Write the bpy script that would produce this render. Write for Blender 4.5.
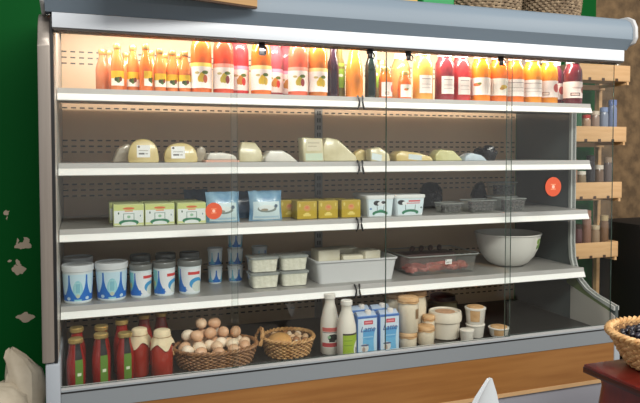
import bpy, bmesh, math, random
from mathutils import Vector, Matrix, noise
PI = math.pi
random.seed(7)
for o in list(bpy.data.objects):
    bpy.data.objects.remove(o, do_unlink=True)
scene = bpy.context.scene
C = scene.collection
# world axes: x runs along the fridge front, y into the fridge (glass at y = 0), z up from the floor

# ---------------------------------------------------------------- camera
cd = bpy.data.cameras.new('camera')
cam = bpy.data.objects.new('camera', cd)
C.objects.link(cam)
cam.location = (0.097, -2.456, 1.4)
cam.rotation_euler = (math.radians(90 - 2.07), 0, math.radians(-19.86))
cd.sensor_width = 36
cd.lens = 650 / 640 * 36
cd.shift_y = -27 / 640
cd.clip_start = 0.02
scene.camera = cam
# ---------------------------------------------------------------- world, room lamps, exposure
w = bpy.data.worlds.new('world')
scene.world = w
w.use_nodes = True
w.node_tree.nodes['Background'].inputs[0].default_value = (0.95, 0.94, 0.94, 1)
w.node_tree.nodes['Background'].inputs[1].default_value = 0.46


def area(name, loc, rot, sx, sy, power, col):
    ld = bpy.data.lights.new(name, 'AREA')
    ld.shape = 'RECTANGLE'
    ld.size, ld.size_y, ld.energy, ld.color = sx, sy, power, col
    o = bpy.data.objects.new(name, ld)
    C.objects.link(o)
    o.location, o.rotation_euler = loc, rot
    return o


area('ceiling_lamp', (1.2, -2.7, 3.1), (math.radians(34), 0, 0), 2.4, 0.6, 78, (1, 0.95, 0.88))
area('ceiling_lamp', (3.6, -2.0, 3.1), (math.radians(30), 0, 0), 1.4, 0.5, 40, (1, 0.92, 0.82))
fridge_lamp = area('fridge_lamp', (1.25, 0.19, 1.915), (math.radians(58), 0, 0), 2.42, 0.03, 16, (1, 0.91, 0.82))
vs = scene.view_settings
vs.view_transform, vs.look, vs.gamma, vs.use_curve_mapping, vs.exposure = 'Standard', 'None', 1.0, False, 0.45


# ================================================================ materials
def lin(c):
    return tuple((v / 255 / 12.92) if v / 255 <= 0.04045 else ((v / 255 + 0.055) / 1.055) ** 2.4 for v in c[:3]) + (1,)


def new_mat(name):
    m = bpy.data.materials.new(name)
    m.use_nodes = True
    return m, m.node_tree, m.node_tree.nodes['Principled BSDF']


MATS = {}


def mat(name, col=(128, 128, 128), rough=0.5, metal=0.0, coat=0.0, var=0.0, scale=8.0, bump=0.0, stretch=(1, 1, 1), col2=None, trans=0.0):
    if name in MATS:
        return MATS[name]
    m, nt, b = new_mat(name)
    b.inputs['Base Color'].default_value = lin(col)
    b.inputs['Roughness'].default_value = rough
    b.inputs['Metallic'].default_value = metal
    b.inputs['Coat Weight'].default_value = coat
    b.inputs['Coat Roughness'].default_value = 0.08
    if var or col2 or bump:
        N, L = nt.nodes, nt.links
        tc = N.new('ShaderNodeTexCoord')
        mp = N.new('ShaderNodeMapping')
        mp.inputs['Scale'].default_value = stretch
        nz = N.new('ShaderNodeTexNoise')
        nz.inputs['Scale'].default_value = scale
        nz.inputs['Detail'].default_value = 5
        L.new(tc.outputs['Object'], mp.inputs[0])
        L.new(mp.outputs[0], nz.inputs['Vector'])
        if var or col2:
            cr = N.new('ShaderNodeValToRGB')
            c = lin(col)
            d = lin(col2) if col2 else tuple(min(1, v * (1 + var)) for v in c[:3]) + (1,)
            a = c if col2 else tuple(v * (1 - var) for v in c[:3]) + (1,)
            cr.color_ramp.elements[0].color = a
            cr.color_ramp.elements[1].color = d
            cr.color_ramp.elements[0].position = 0.35
            cr.color_ramp.elements[1].position = 0.65
            L.new(nz.outputs[0], cr.inputs[0])
            L.new(cr.outputs[0], b.inputs['Base Color'])
        if bump:
            bp = N.new('ShaderNodeBump')
            bp.inputs['Strength'].default_value = bump
            bp.inputs['Distance'].default_value = 0.01
            L.new(nz.outputs[0], bp.inputs['Height'])
            L.new(bp.outputs[0], b.inputs['Normal'])
    MATS[name] = m
    return m


def clear_mat(name, tint=(0.96, 0.98, 0.97), rough=0.02, ior=1.45, haze=0.0, hazecol=(0.8, 0.8, 0.8)):
    if name in MATS:
        return MATS[name]
    m, nt, b = new_mat(name)
    N, L = nt.nodes, nt.links
    N.remove(b)
    out = [n for n in N if n.type == 'OUTPUT_MATERIAL'][0]
    tr = N.new('ShaderNodeBsdfTransparent')
    tr.inputs[0].default_value = tint + (1,)
    gl = N.new('ShaderNodeBsdfGlossy')
    gl.inputs['Roughness'].default_value = rough
    lw = N.new('ShaderNodeLayerWeight')
    lw.inputs[0].default_value = 0.5
    pw = N.new('ShaderNodeMath')
    pw.operation = 'POWER'
    pw.inputs[1].default_value = 5.0
    L.new(lw.outputs['Facing'], pw.inputs[0])
    f0 = ((ior - 1) / (ior + 1)) ** 2
    ma = N.new('ShaderNodeMath')
    ma.operation = 'MULTIPLY_ADD'
    ma.inputs[1].default_value = 1 - f0
    ma.inputs[2].default_value = f0
    L.new(pw.outputs[0], ma.inputs[0])
    mx = N.new('ShaderNodeMixShader')
    L.new(ma.outputs[0], mx.inputs[0])
    src = tr
    if haze:
        df = N.new('ShaderNodeBsdfDiffuse')
        df.inputs[0].default_value = hazecol + (1,)
        m2 = N.new('ShaderNodeMixShader')
        m2.inputs[0].default_value = haze
        L.new(tr.outputs[0], m2.inputs[1])
        L.new(df.outputs[0], m2.inputs[2])
        src = m2
    L.new(src.outputs[0], mx.inputs[1])
    L.new(gl.outputs[0], mx.inputs[2])
    L.new(mx.outputs[0], out.inputs[0])
    MATS[name] = m
    return m


def print_mat(name, base, shapes, rough=0.45):
    """flat print on a label: shapes in label UV, ('e',cx,cy,rx,ry,col) ('r',cx,cy,hw,hh,col) ('f',cx,v0,v1,w0,w1,col)"""
    if name in MATS:
        return MATS[name]
    m, nt, b = new_mat(name)
    N, L = nt.nodes, nt.links
    b.inputs['Roughness'].default_value = rough
    uv = N.new('ShaderNodeTexCoord')
    sp = N.new('ShaderNodeSeparateXYZ')
    L.new(uv.outputs['UV'], sp.inputs[0])

    def mt(op, a, c=None, d=None):
        n = N.new('ShaderNodeMath')
        n.operation = op
        for i, v in enumerate((a, c, d)):
            if v is None:
                continue
            if isinstance(v, (int, float)):
                n.inputs[i].default_value = v
            else:
                L.new(v, n.inputs[i])
        return n.outputs[0]
    U, V = sp.outputs[0], sp.outputs[1]
    cur = None
    for s in shapes:
        k = s[0]
        if k in 'er':
            _, cx, cy, rx, ry, col = s
            a = mt('MULTIPLY_ADD', U, 1 / rx, -cx / rx)
            c = mt('MULTIPLY_ADD', V, 1 / ry, -cy / ry)
            if k == 'e':
                q = mt('ADD', mt('MULTIPLY', a, a), mt('MULTIPLY', c, c))
            else:
                q = mt('MAXIMUM', mt('ABSOLUTE', a), mt('ABSOLUTE', c))
            f = mt('LESS_THAN', q, 1.0)
        else:
            _, cx, v0, v1, w0, w1, col = s
            t = mt('MULTIPLY_ADD', V, -1 / (v1 - v0), v1 / (v1 - v0))
            t2 = mt('MULTIPLY', mt('MULTIPLY', t, t), t)
            wd = mt('MULTIPLY_ADD', t2, w1, w0)
            f1 = mt('LESS_THAN', mt('ABSOLUTE', mt('SUBTRACT', U, cx)), wd)
            f = mt('MULTIPLY', f1, mt('MULTIPLY', mt('GREATER_THAN', t, 0.0), mt('LESS_THAN', t, 1.0)))
        mx = N.new('ShaderNodeMix')
        mx.data_type = 'RGBA'
        L.new(f, mx.inputs[0])
        if cur is None:
            mx.inputs[6].default_value = lin(base)
        else:
            L.new(cur, mx.inputs[6])
        mx.inputs[7].default_value = lin(col)
        cur = mx.outputs[2]
    if cur is None:
        b.inputs['Base Color'].default_value = lin(base)
    else:
        L.new(cur, b.inputs['Base Color'])
    MATS[name] = m
    return m


# ================================================================ mesh helpers
def box(bm, x0, x1, y0, y1, z0, z1, bevel=0.0, mi=0):
    vs_ = [bm.verts.new((x, y, z)) for x in (x0, x1) for y in (y0, y1) for z in (z0, z1)]
    fs = []
    for idx in ((0, 1, 3, 2), (4, 6, 7, 5), (0, 4, 5, 1), (2, 3, 7, 6), (0, 2, 6, 4), (1, 5, 7, 3)):
        f = bm.faces.new([vs_[i] for i in idx])
        f.material_index = mi
        fs.append(f)
    if bevel:
        es = set(e for f in fs for e in f.edges)
        bmesh.ops.bevel(bm, geom=list(es), offset=bevel, segments=2, affect='EDGES', profile=0.5)
    return bm


def lathe(bm, prof, n=24, mi=0, sx=1.0, sy=1.0):
    rings = []
    for r, z in prof:
        if r < 1e-6:
            rings.append([bm.verts.new((0, 0, z))])
        else:
            rings.append([bm.verts.new((r * sx * math.cos(2 * PI * i / n), r * sy * math.sin(2 * PI * i / n), z)) for i in range(n)])
    for a, b in zip(rings, rings[1:]):
        for i in range(n):
            j = (i + 1) % n
            if len(a) == 1 and len(b) == 1:
                continue
            if len(a) == 1:
                q = (a[0], b[j], b[i])
            elif len(b) == 1:
                q = (a[i], a[j], b[0])
            else:
                q = (a[i], a[j], b[j], b[i])
            bm.faces.new(q).material_index = mi
    return bm


def loft(bm, loops, cap0=True, cap1=True, mi=0):
    R = [[bm.verts.new(p) for p in l] for l in loops]
    n = len(R[0])
    for a, b in zip(R, R[1:]):
        for i in range(n):
            j = (i + 1) % n
            bm.faces.new((a[i], a[j], b[j], b[i])).material_index = mi
    if cap0:
        bm.faces.new(list(reversed(R[0]))).material_index = mi
    if cap1:
        bm.faces.new(R[-1]).material_index = mi
    return bm


def rrect(w_, d_, r, z, k=4, cx=0, cy=0):
    pts = []
    for qx, qy, a0 in ((1, 1, 0), (-1, 1, 90), (-1, -1, 180), (1, -1, 270)):
        for i in range(k + 1):
            a = math.radians(a0 + 90 * i / k)
            pts.append((cx + qx * (w_ / 2 - r) + r * math.cos(a), cy + qy * (d_ / 2 - r) + r * math.sin(a), z))
    return pts


def ell(rx, ry, z, n=32, cx=0, cy=0):
    return [(cx + rx * math.cos(2 * PI * i / n), cy + ry * math.sin(2 * PI * i / n), z) for i in range(n)]


def prism(bm, pts, axis, a, b, mi=0, bevel=0.0):
    """polygon pts extruded from a to b along axis; the polygon lives in the other two axes (in x,y,z order)"""
    def P(p, t):
        return {'x': (t, p[0], p[1]), 'y': (p[0], t, p[1]), 'z': (p[0], p[1], t)}[axis]
    A = [bm.verts.new(P(p, a)) for p in pts]
    B = [bm.verts.new(P(p, b)) for p in pts]
    fs = [bm.faces.new(A), bm.faces.new(list(reversed(B)))]
    n = len(pts)
    for i in range(n):
        j = (i + 1) % n
        fs.append(bm.faces.new((A[j], A[i], B[i], B[j])))
    for f in fs:
        f.material_index = mi
    if bevel:
        es = set(e for f in fs for e in f.edges)
        bmesh.ops.bevel(bm, geom=list(es), offset=bevel, segments=2, affect='EDGES', profile=0.5)
    bmesh.ops.recalc_face_normals(bm, faces=bm.faces)
    return bm


def tube(bm, pts, r, n=6, closed=False, mi=0):
    P = [Vector(p) for p in pts]
    m = len(P)
    rings = []
    up = Vector((0, 0, 1))
    for i in range(m):
        t = (P[(i + 1) % m] - P[i - 1]) if closed else (P[min(i + 1, m - 1)] - P[max(i - 1, 0)])
        t.normalize()
        ref = up if abs(t.z) < 0.9 else Vector((1, 0, 0))
        u = t.cross(ref).normalized()
        v = t.cross(u).normalized()
        rr = r[i] if isinstance(r, (list, tuple)) else r
        rings.append([bm.verts.new(P[i] + rr * (u * math.cos(2 * PI * k / n) + v * math.sin(2 * PI * k / n))) for k in range(n)])
    for i in range(m if closed else m - 1):
        a, b = rings[i], rings[(i + 1) % m]
        for k in range(n):
            l = (k + 1) % n
            bm.faces.new((a[k], a[l], b[l], b[k])).material_index = mi
    if not closed:
        bm.faces.new(rings[0]).material_index = mi
        bm.faces.new(list(reversed(rings[-1]))).material_index = mi
    return bm


def quad(bm, pts, mi=0, uv=True):
    f = bm.faces.new([bm.verts.new(p) for p in pts])
    f.material_index = mi
    ul = bm.loops.layers.uv.verify()
    for l, c in zip(f.loops, ((0, 0), (1, 0), (1, 1), (0, 1))):
        l[ul].uv = c
    return bm


def wrap(bm, rfun, z0, z1, a0, a1, n=14, rows=1, sx=1.0, sy=1.0):
    """label wrapped around an upright round body; angle 0 faces -y (the front)"""
    ul = bm.loops.layers.uv.verify()
    V = []
    for j in range(rows + 1):
        z = z0 + (z1 - z0) * j / rows
        V.append([bm.verts.new((rfun(z) * sx * math.sin(a0 + (a1 - a0) * i / n), -rfun(z) * sy * math.cos(a0 + (a1 - a0) * i / n), z)) for i in range(n + 1)])
    for j in range(rows):
        for i in range(n):
            f = bm.faces.new((V[j][i], V[j][i + 1], V[j + 1][i + 1], V[j + 1][i]))
            for l, (a, b) in zip(f.loops, ((i, j), (i + 1, j), (i + 1, j + 1), (i, j + 1))):
                l[ul].uv = (a / n, b / rows)
    return bm


CACHE = {}


def mesh(key, fn, mats, smooth=40):
    """mesh data built once per key and shared by every alike piece"""
    if key in CACHE:
        return CACHE[key]
    bm = bmesh.new()
    fn(bm)
    me = bpy.data.meshes.new(str(key[0]) if isinstance(key, tuple) else str(key))
    bm.normal_update()
    bm.to_mesh(me)
    bm.free()
    for m in (mats if isinstance(mats, (list, tuple)) else [mats]):
        me.materials.append(m)
    if smooth:
        me.polygons.foreach_set('use_smooth', [True] * len(me.polygons))
        me.set_sharp_from_angle(angle=math.radians(smooth))
    CACHE[key] = me
    return me


UNI = [0]


def part(name, me, parent, loc=None, rot=None, label=None, kind=None):
    o = bpy.data.objects.new(name, me)
    C.objects.link(o)
    o.parent = parent
    if loc:
        o.location = loc
    if rot:
        o.rotation_euler = rot
    if label:
        o['label'] = label
    if kind:
        o['kind'] = kind
    return o


def one(fn, mats, smooth=40):
    UNI[0] += 1
    return mesh(('mesh', UNI[0]), fn, mats, smooth)


def thing(name, label, cat, loc=(0, 0, 0), rz=0.0, group=None):
    o = bpy.data.objects.new(name, None)
    C.objects.link(o)
    o.empty_display_size = 0.05
    o.location = loc
    o.rotation_euler = (0, 0, rz)
    o['label'], o['category'] = label, cat
    if group:
        o['group'] = group
    return o


def solid(name, label, cat, me, loc, rot=(0, 0, 0), group=None, kind=None, scale=None):
    o = bpy.data.objects.new(name, me)
    C.objects.link(o)
    o.location, o.rotation_euler = loc, rot
    if scale:
        o.scale = scale
    o['label'], o['category'] = label, cat
    if group:
        o['group'] = group
    if kind:
        o['kind'] = kind
    return o


def struct(name, me, loc=(0, 0, 0)):
    o = bpy.data.objects.new(name, me)
    C.objects.link(o)
    o.location = loc
    o['kind'] = 'structure'
    return o


def text_mesh(body, size, matr, shear=0.0):
    cu = bpy.data.curves.new('lettering', 'FONT')
    cu.body, cu.size, cu.shear, cu.extrude = body, size, shear, 0.0004
    cu.align_x, cu.align_y = 'CENTER', 'CENTER'
    o = bpy.data.objects.new('lettering', cu)
    C.objects.link(o)
    bpy.context.view_layer.update()
    me = bpy.data.meshes.new_from_object(o.evaluated_get(bpy.context.evaluated_depsgraph_get()))
    bpy.data.objects.remove(o)
    me.materials.clear()
    me.materials.append(matr)
    return me


# ================================================================ setting
def floor_mat():
    m, nt, b = new_mat('floor_tiles')
    N, L = nt.nodes, nt.links
    tc = N.new('ShaderNodeTexCoord')
    br = N.new('ShaderNodeTexBrick')
    br.offset = 0
    br.inputs['Scale'].default_value = 1
    br.inputs['Brick Width'].default_value = 0.4
    br.inputs['Row Height'].default_value = 0.4
    br.inputs['Mortar Size'].default_value = 0.006
    br.inputs['Color1'].default_value = lin((128, 122, 114))
    br.inputs['Color2'].default_value = lin((118, 112, 105))
    br.inputs['Mortar'].default_value = lin((80, 76, 72))
    L.new(tc.outputs['Object'], br.inputs['Vector'])
    L.new(br.outputs[0], b.inputs['Base Color'])
    b.inputs['Roughness'].default_value = 0.4
    return m


struct('floor', one(lambda bm: box(bm, -6, 9, -12, 1.0, -0.1, 0), floor_mat()))


def green_wall_mat():
    m, nt, b = new_mat('green_wall_paint')
    N, L = nt.nodes, nt.links
    b.inputs['Roughness'].default_value = 0.6
    b.inputs['Specular IOR Level'].default_value = 0.1
    tc = N.new('ShaderNodeTexCoord')
    nz = N.new('ShaderNodeTexNoise')
    nz.inputs['Scale'].default_value = 22
    nz.inputs['Detail'].default_value = 4
    L.new(tc.outputs['Object'], nz.inputs['Vector'])
    off = N.new('ShaderNodeVectorMath')
    off.operation = 'MULTIPLY_ADD'
    off.inputs[1].default_value = (0.055, 0.055, 0.055)
    off.inputs[2].default_value = (-0.0275, -0.0275, -0.0275)
    L.new(nz.outputs['Color'], off.inputs[0])
    ad = N.new('ShaderNodeVectorMath')
    L.new(tc.outputs['Object'], ad.inputs[0])
    L.new(off.outputs[0], ad.inputs[1])
    sp = N.new('ShaderNodeSeparateXYZ')
    L.new(ad.outputs[0], sp.inputs[0])

    def mt(op, a, c=None, d=None):
        n = N.new('ShaderNodeMath')
        n.operation = op
        for i, v in enumerate((a, c, d)):
            if v is None:
                continue
            if isinstance(v, (int, float)):
                n.inputs[i].default_value = v
            else:
                L.new(v, n.inputs[i])
        return n.outputs[0]
    tot = None
    for cx, cz, rx, rz in ((-0.19, 0.945, 0.034, 0.016), (-0.176, 0.965, 0.009, 0.018), (-0.211, 0.967, 0.006, 0.015), (-0.213, 0.832, 0.032, 0.022), (-0.196, 0.83, 0.02, 0.013), (-0.213, 0.865, 0.008, 0.012),
                           (-0.181, 0.597, 0.038, 0.02), (-0.256, 1.11, 0.009, 0.012), (-0.257, 1.08, 0.003, 0.01), (-0.245, 0.875, 0.006, 0.006)):
        a = mt('MULTIPLY_ADD', sp.outputs[0], 1 / rx, -cx / rx)
        c = mt('MULTIPLY_ADD', sp.outputs[2], 1 / rz, -cz / rz)
        f = mt('LESS_THAN', mt('ADD', mt('MULTIPLY', a, a), mt('MULTIPLY', c, c)), 1)
        tot = f if tot is None else mt('MAXIMUM', tot, f)
    mx = N.new('ShaderNodeMix')
    mx.data_type = 'RGBA'
    L.new(tot, mx.inputs[0])
    mx.inputs[6].default_value = lin((0, 84, 30))
    mx.inputs[7].default_value = lin((196, 180, 158))
    L.new(mx.outputs[2], b.inputs['Base Color'])
    bp = N.new('ShaderNodeBump')
    bp.inputs['Strength'].default_value = 0.15
    L.new(nz.outputs[0], bp.inputs['Height'])
    L.new(bp.outputs[0], b.inputs['Normal'])
    return m


struct('wall_back', one(lambda bm: box(bm, -3, 3.24, 0.95, 1.05, 0, 3.2), green_wall_mat()))
stone = mat('brown_render', (88, 70, 48), 0.9, col2=(124, 100, 70), scale=14, bump=0.6)
struct('wall_right', one(lambda bm: box(bm, 3.2401, 6, 0.95, 1.05, 0, 3.2), stone))

# ================================================================ the fridge
grey = mat('grey_powder_coat', (158, 166, 174), 0.42, var=0.03, scale=3)
pale = mat('pale_rail', (216, 224, 232), 0.4)
alu = mat('brushed_trim', (150, 142, 134), 0.33, metal=0.35, var=0.06, scale=6, stretch=(20, 20, 0.6))
white = mat('white_price_strip', (240, 240, 238), 0.4)
shelfgrey = mat('shelf_metal', (158, 156, 152), 0.38, metal=0.2)
black = mat('black_plastic', (22, 22, 24), 0.4)
oak = mat('oak_board', (136, 90, 44), 0.45, col2=(152, 106, 56), scale=3.5, stretch=(0.6, 6, 9))
oak2 = mat('oak_edge_strip', (196, 160, 116), 0.5, var=0.06)
SH = [(1.635, 0.18), (1.352, 0.18), (1.10, 0.19), (0.80, 0.21)]
DECK = 0.515
BACK = 0.78

fr = thing('display_fridge', 'long grey refrigerated display cabinet with sliding glass doors and four shelves', 'fridge')


def back_mat():
    m, nt, b = new_mat('slotted_back')
    N, L = nt.nodes, nt.links
    b.inputs['Roughness'].default_value = 0.36
    tc = N.new('ShaderNodeTexCoord')
    sp = N.new('ShaderNodeSeparateXYZ')
    L.new(tc.outputs['Object'], sp.inputs[0])

    def mt(op, a, c=None, d=None):
        n = N.new('ShaderNodeMath')
        n.operation = op
        for i, v in enumerate((a, c, d)):
            if v is None:
                continue
            if isinstance(v, (int, float)):
                n.inputs[i].default_value = v
            else:
                L.new(v, n.inputs[i])
        return n.outputs[0]
    fx = mt('LESS_THAN', mt('FRACT', mt('MULTIPLY', sp.outputs[0], 1 / 0.038)), 0.58)
    zz = mt('MULTIPLY', mt('FRACT', mt('MULTIPLY_ADD', sp.outputs[2], 1 / 0.205, -1.187 / 0.205 + 8)), 0.205)
    f2 = mt('LESS_THAN', zz, 0.078)
    f3 = mt('LESS_THAN', mt('FRACT', mt('MULTIPLY', zz, 1 / 0.027)), 0.24)
    f = mt('MULTIPLY', fx, mt('MULTIPLY', f2, f3))
    nz = N.new('ShaderNodeTexNoise')
    nz.inputs['Scale'].default_value = 3
    L.new(tc.outputs['Object'], nz.inputs['Vector'])
    cr = N.new('ShaderNodeValToRGB')
    cr.color_ramp.elements[0].color = lin((214, 184, 150))
    cr.color_ramp.elements[1].color = lin((226, 198, 166))
    L.new(nz.outputs[0], cr.inputs[0])
    mx = N.new('ShaderNodeMix')
    mx.data_type = 'RGBA'
    L.new(f, mx.inputs[0])
    L.new(cr.outputs[0], mx.inputs[6])
    mx.inputs[7].default_value = lin((38, 32, 26))
    L.new(mx.outputs[2], b.inputs['Base Color'])
    return m


bmat = back_mat()
part('back_panel', one(lambda bm: box(bm, 0.0, 1.235, BACK, BACK + 0.03, 0.5, 1.95), bmat), fr)
part('back_panel', one(lambda bm: box(bm, 1.275, 2.5, BACK, BACK + 0.03, 0.5, 1.95), bmat), fr)


def upright(bm):
    box(bm, 1.235, 1.275, BACK - 0.012, BACK + 0.02, 0.5, 1.95)
    for i in range(34):
        box(bm, 1.246, 1.252, BACK - 0.0135, BACK - 0.012, 0.6 + i * 0.038, 0.622 + i * 0.038, mi=1)
        box(bm, 1.258, 1.264, BACK - 0.0135, BACK - 0.012, 0.6 + i * 0.038, 0.622 + i * 0.038, mi=1)


part('upright', one(upright, [shelfgrey, black]), fr)
part('back_casing', one(lambda bm: box(bm, -0.02, 2.52, BACK + 0.035, BACK + 0.08, 0.0, 1.98), grey), fr)
liner = mat('inner_liner', (188, 184, 176), 0.4)
part('inner_ceiling', one(lambda bm: box(bm, -0.01, 2.51, 0.03, BACK + 0.03, 1.952, 1.97), liner), fr)
deckm = mat('deck_metal', (46, 46, 44), 0.35, metal=0.3)
part('deck', one(lambda bm: box(bm, 0.0, 2.5, 0.02, BACK, DECK - 0.03, DECK), deckm), fr)


# left end panel with the curved top
def left_panel(bm):
    pts = [(-0.03, 0.66), (-0.03, 1.76)]
    for i in range(1, 9):
        a = i / 8 * PI / 2
        pts.append((-0.03 + 0.13 * (1 - math.cos(a)), 1.76 + 0.13 * math.sin(a)))
    pts += [(BACK + 0.03, 1.89), (BACK + 0.03, 0.66)]
    prism(bm, pts, 'x', -0.052, -0.012, bevel=0.006)


part('end_panel', one(left_panel, alu), fr, label='brushed grey end panel with rounded top corner')
part('end_panel_inner', one(lambda bm: box(bm, -0.0115, -0.001, 0.02, BACK, 0.5, 1.9), liner), fr)
part('gasket', one(lambda bm: box(bm, -0.0115, -0.002, -0.022, 0.018, 0.55, 1.885), black), fr)
part('base_end_trim', one(lambda bm: box(bm, -0.042, 0.006, -0.032, BACK, 0.0, 0.655, bevel=0.006), grey), fr)


# right end panel: curved front edge, pale trim round it
def curve_edge():
    pts = [(0.305, 1.826), (0.303, 1.4), (0.30, 0.92), (0.292, 0.84), (0.272, 0.785), (0.235, 0.735), (0.185, 0.7), (0.12, 0.676), (0.05, 0.66), (-0.005, 0.648)]
    return pts


endglass = mat('dark_end_glass', (84, 92, 92), 0.12, coat=0.3)


def right_panel(bm):
    prism(bm, curve_edge() + [(-0.008, 0.556), (0.022, 0.5145), (BACK, 0.5145), (BACK, 1.826)], 'x', 2.503, 2.52)


part('end_panel', one(right_panel, endglass), fr, label='dark glossy end panel with curved front edge')


def right_trim(bm):
    e = curve_edge()
    out = e
    ins = [(p[0] + (0.018 if i < 4 else 0.018 * (1 - (i - 3) / 6)), p[1] - (0 if i < 4 else 0.02 * (i - 3) / 6)) for i, p in enumerate(e)]
    prism(bm, out + list(reversed(ins)), 'x', 2.494, 2.526)


part('end_trim', one(right_trim, mat('pale_end_trim', (170, 174, 170), 0.4)), fr)
part('green_glass_edge', one(lambda bm: prism(bm, [(0.262, 0.76), (0.30, 0.80), (0.33, 0.79), (0.33, 0.70), (0.03, 0.618), (0.03, 0.64), (0.12, 0.66), (0.185, 0.688), (0.23, 0.72)], 'x', 2.4985, 2.5028),
     mat('green_tinted_glass', (112, 128, 84), 0.2)), fr)
part('lower_end_plate', one(lambda bm: prism(bm, [(0.30, 0.691), (0.03, 0.617), (-0.005, 0.6), (-0.005, 0.558), (0.021, 0.516), (0.30, 0.516)], 'x', 2.4985, 2.5028), mat('pale_plate', (184, 180, 172), 0.4)), fr)
part('base_end_trim', one(lambda bm: box(bm, 2.4935, 2.528, -0.014, BACK, 0.0, 0.514, bevel=0.004), grey), fr)

# canopy
canopy_prof = [(-0.05, 1.874), (-0.086, 1.918), (-0.086, 1.968), (-0.072, 1.998), (-0.045, 2.018), (0.0, 2.024), (BACK + 0.08, 2.024), (BACK + 0.08, 1.975), (0.03, 1.972), (0.03, 1.879), (-0.012, 1.879)]


def canopy(bm):
    prism(bm, canopy_prof, 'x', -0.0255, 2.502)


canopy_paint = mat('canopy_blue_grey', (116, 132, 146), 0.5)
part('canopy', one(canopy, canopy_paint, smooth=35), fr)
cap_prof = [(0.0, 1.876), (-0.085, 1.9), (-0.1, 1.925), (-0.098, 1.975), (-0.08, 2.012), (-0.045, 2.03), (0.1, 2.034), (BACK + 0.085, 2.034), (BACK + 0.085, 1.9), (0.2, 1.876)]
part('canopy_end_cap', one(lambda bm: prism(bm, cap_prof, 'x', 2.503, 2.522, bevel=0.006), mat('end_cap', (190, 192, 194), 0.4)), fr)
part('canopy_end_cap', one(lambda bm: prism(bm, cap_prof, 'x', -0.04, -0.026, bevel=0.004), mat('end_cap')), fr)
part('door_rail', one(lambda bm: box(bm, -0.004, 2.488, -0.05, 0.03, 1.822, 1.8735, bevel=0.002), pale), fr)
part('rail_gasket', one(lambda bm: box(bm, 0.0, 2.487, -0.045, 0.028, 1.8145, 1.8215), mat('gasket_dark', (60, 54, 50), 0.6)), fr)
part('lamp_tube', one(lambda bm: tube(bm, [(0.06, 0.15, 1.935), (2.44, 0.15, 1.935)], 0.013, 10), mat('lamp_tube_glass', (245, 244, 238), 0.3)), fr)
# sill, wooden front, kick plate
part('sill', one(lambda bm: prism(bm, [(-0.013, 0.478), (-0.013, 0.548), (-0.011, 0.55), (0.019, 0.55), (0.019, 0.478)], 'x', 0.007, 2.493), mat('sill_grey', (130, 137, 142), 0.4)), fr)
part('sill_track', one(lambda bm: box(bm, 0.007, 2.493, -0.006, 0.02, 0.5505, 0.557), mat('track_alu', (196, 198, 198), 0.35, metal=0.3)), fr)
part('track_groove', one(lambda bm: box(bm, 0.007, 2.493, -0.0145, -0.0125, 0.541, 0.546), black), fr)
part('front_board', one(lambda bm: box(bm, 0.007, 2.493, -0.01, 0.02, 0.305, 0.4775), oak), fr, label='honey coloured wooden front board')
part('edge_strip', one(lambda bm: box(bm, 0.007, 2.493, -0.014, 0.02, 0.288, 0.3045), oak2), fr)
part('kick_plate', one(lambda bm: box(bm, 0.007, 2.493, -0.004, 0.02, 0.0, 0.2875), mat('kick_grey', (146, 148, 158), 0.5)), fr)
part('under_body', one(lambda bm: box(bm, 0.007, 2.493, 0.021, BACK, 0.0, 0.484), mat('kick_grey')), fr)

# shelves: two lengths per level, each with a price rail
for lv, (z, g) in enumerate(SH):
    for x0, x1 in ((0.002, 1.2285), (1.2315, 2.498)):
        depth = 0.70 if lv < 2 else 0.74
        sh = part('shelf', one(lambda bm: box(bm, x0, x1, g + 0.006, depth, z - 0.02, z), shelfgrey), fr)
        part('price_rail', one(lambda bm: prism(bm, [(g + 0.005, z + 0.002), (g - 0.005, z + 0.002), (g - 0.008, z - 0.018), (g + 0.005, z - 0.018)], 'x', x0, x1), mat('rail_upper', (176, 174, 172), 0.4)), sh)
        part('price_strip', one(lambda bm: prism(bm, [(g + 0.005, z - 0.0183), (g - 0.009, z - 0.0183), (g - 0.02, z - 0.043), (g - 0.016, z - 0.046), (g + 0.005, z - 0.034)], 'x', x0, x1), white), sh)
        if lv > 0:
            for bx in (x0 + 0.03, x1 - 0.03):
                part('bracket', one(lambda bm: prism(bm, [(0.3, z - 0.0205), (0.775, z - 0.0205), (0.775, z - 0.075), (0.7, z - 0.06)], 'x', bx - 0.002, bx + 0.002), shelfgrey), sh)

    def clips(bm):
        for dx in (-0.012, 0.012):
            pts = [(1.23 + dx, g - 0.012, z + 0.006), (1.23 + dx * 0.8, g - 0.022, z - 0.005), (1.23 + dx * 0.6, g - 0.027, z - 0.022), (1.23 + dx * 0.9, g - 0.028, z - 0.04), (1.23 + dx * 1.3, g - 0.022, z - 0.052)]
            tube(bm, pts, 0.0042, 6)
    part('rail_clip', one(clips, black), fr)

# sliding glass doors in two tracks
paneglass = clear_mat('door_glass', (0.965, 0.98, 0.972), 0.01, 1.5)
edgeglass = mat('glass_edge_green', (62, 84, 76), 0.2)
PANES = [(0.002, 0.648, 0.006), (0.626, 1.283, 0.016), (1.281, 1.903, 0.006), (1.883, 2.492, 0.016)]
panes = []
for x0, x1, yy in PANES:
    def pn2(bm):
        box(bm, x0, x1, yy - 0.003, yy + 0.003, 0.558, 1.814)
        bm.normal_update()
        for f in bm.faces:
            f.material_index = 1 if abs(f.normal.y) < 0.5 else 0
    panes.append(part('glass_door', one(pn2, [paneglass, edgeglass], smooth=0), fr))
orange = print_mat('orange_sticker', (206, 88, 56), [('e', 0.5, 0.5, 0.09, 0.09, (240, 190, 170)), ('r', 0.5, 0.62, 0.16, 0.02, (240, 160, 120)), ('r', 0.5, 0.38, 0.16, 0.02, (240, 160, 120))])


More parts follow.
